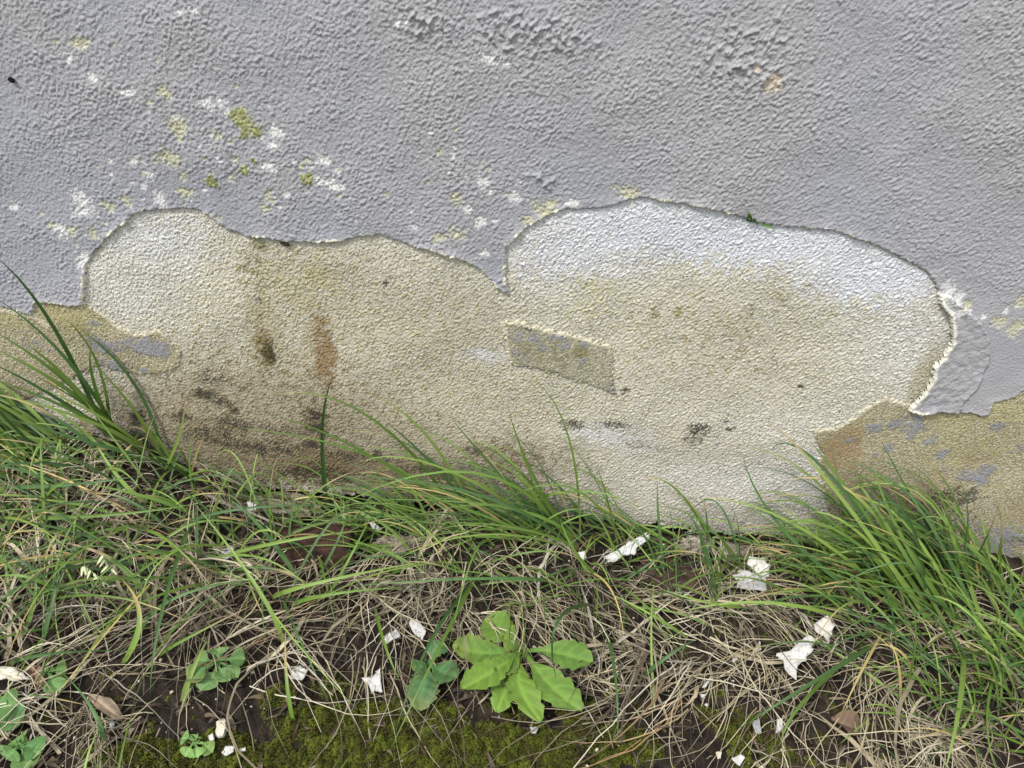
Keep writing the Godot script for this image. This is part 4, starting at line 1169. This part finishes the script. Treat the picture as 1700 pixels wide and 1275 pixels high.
# ---------------------------------------------------------------- scene
func _ready() -> void:
	var cam := Camera3D.new()
	cam.name = "camera"
	add_child(cam)
	cam.position = Vector3(0.0000, 0.5450, 0.5500)
	cam.rotation_order = EULER_ORDER_YXZ
	cam.rotation_degrees = Vector3(-35.00, 0.0, 5.50)
	cam.fov = 53.0
	cam.near = 0.01
	cam.far = 200.0
	cam.current = true
	var env := Environment.new()
	env.background_mode = Environment.BG_SKY
	var sky := Sky.new()
	var sm := ProceduralSkyMaterial.new()
	sm.sky_top_color = Color(0.85, 0.865, 0.89)
	sm.sky_horizon_color = Color(0.82, 0.825, 0.83)
	sm.sky_curve = 0.3
	sm.ground_horizon_color = Color(0.30, 0.31, 0.26)
	sm.ground_bottom_color = Color(0.16, 0.16, 0.12)
	sm.sun_angle_max = 1.0
	sky.sky_material = sm
	env.sky = sky
	env.background_energy_multiplier = 0.9
	env.tonemap_mode = Environment.TONE_MAPPER_LINEAR
	env.tonemap_exposure = 2.35
	env.sdfgi_enabled = true
	env.ssao_enabled = true
	env.ssil_enabled = true
	var we := WorldEnvironment.new()
	we.name = "world"
	we.environment = env
	add_child(we)
	var sun := DirectionalLight3D.new()
	sun.name = "sun"
	sun.light_energy = 0.5
	sun.light_color = Color(1.0, 0.98, 0.95)
	sun.light_angular_distance = 11.0
	sun.shadow_enabled = true
	add_child(sun)
	sun.look_at_from_position(Vector3.ZERO, Vector3(0.52, -0.9, -0.5))

	var m := material("bare", 0.95, 0.3)
	m.uv1_triplanar = true
	m.uv1_world_triplanar = true
	m.uv1_scale = Vector3.ONE * 4.0
	m.albedo_texture = grain_texture(5.0, 3, 21, 0.70, 1.0)
	m.heightmap_enabled = true
	m.heightmap_texture = grain_texture(6.0, 3, 22, 0.0, 1.0)
	m.heightmap_scale = 0.10
	m = material("paint", 0.8, 0.4)
	m.uv1_triplanar = true
	m.uv1_world_triplanar = true
	m.uv1_scale = Vector3.ONE * 4.0
	m.albedo_texture = grain_texture(7.0, 2, 23, 0.86, 1.0)
	m.heightmap_enabled = true
	m.heightmap_texture = grain_texture(9.0, 3, 24, 0.0, 1.0)
	m.heightmap_scale = 0.05
	var far: StandardMaterial3D = m.duplicate()
	far.heightmap_texture = grain_texture(24.0, 3, 25, 0.0, 1.0)
	far.heightmap_scale = 0.2
	M["paint_far"] = far
	m = material("masonry", 0.95, 0.3)
	m.albedo_color = Color(0.22, 0.19, 0.16)
	m = material("soil", 0.95, 0.3)
	m.uv1_triplanar = true
	m.uv1_world_triplanar = true
	m.uv1_scale = Vector3.ONE * 5.0
	m.albedo_texture = grain_texture(8.0, 3, 26, 0.55, 1.0)
	m.heightmap_enabled = true
	m.heightmap_texture = grain_texture(10.0, 3, 27, 0.0, 1.0)
	m.heightmap_scale = 0.1
	m = material("stone", 0.92, 0.3)
	m.uv1_triplanar = true
	m.uv1_world_triplanar = true
	m.uv1_scale = Vector3.ONE * 6.0
	m.heightmap_enabled = true
	m.albedo_texture = grain_texture(9.0, 4, 29, 0.5, 1.0)
	m.heightmap_texture = grain_texture(14.0, 4, 28, 0.0, 1.0)
	m.heightmap_scale = 0.2
	m = material("chip", 0.75, 0.4)
	m.albedo_texture = mud_texture()
	m.uv1_triplanar = true
	m.uv1_world_triplanar = true
	m.uv1_scale = Vector3.ONE * 5.0
	m.heightmap_enabled = true
	m.heightmap_texture = M.paint_far.heightmap_texture
	m.heightmap_scale = 0.08
	m = material("moss", 0.85, 0.3)
	m.backlight = Color(0.25, 0.25, 0.2)
	m = material("straw", 0.75, 0.35)
	m.backlight = Color(0.2, 0.2, 0.18)
	m = material("grass", 0.5, 0.45)
	m.backlight = Color(0.4, 0.4, 0.3)
	m = material("leaf", 0.6, 0.4)
	m.backlight = Color(0.35, 0.35, 0.25)

	build_wall()
	build_ground()
	print("ground ", Time.get_ticks_msec())
	build_debris()
	build_weeds()
	build_thatch()
	build_grass()
	build_moss()
	build_bits()
	print("done ", Time.get_ticks_msec())
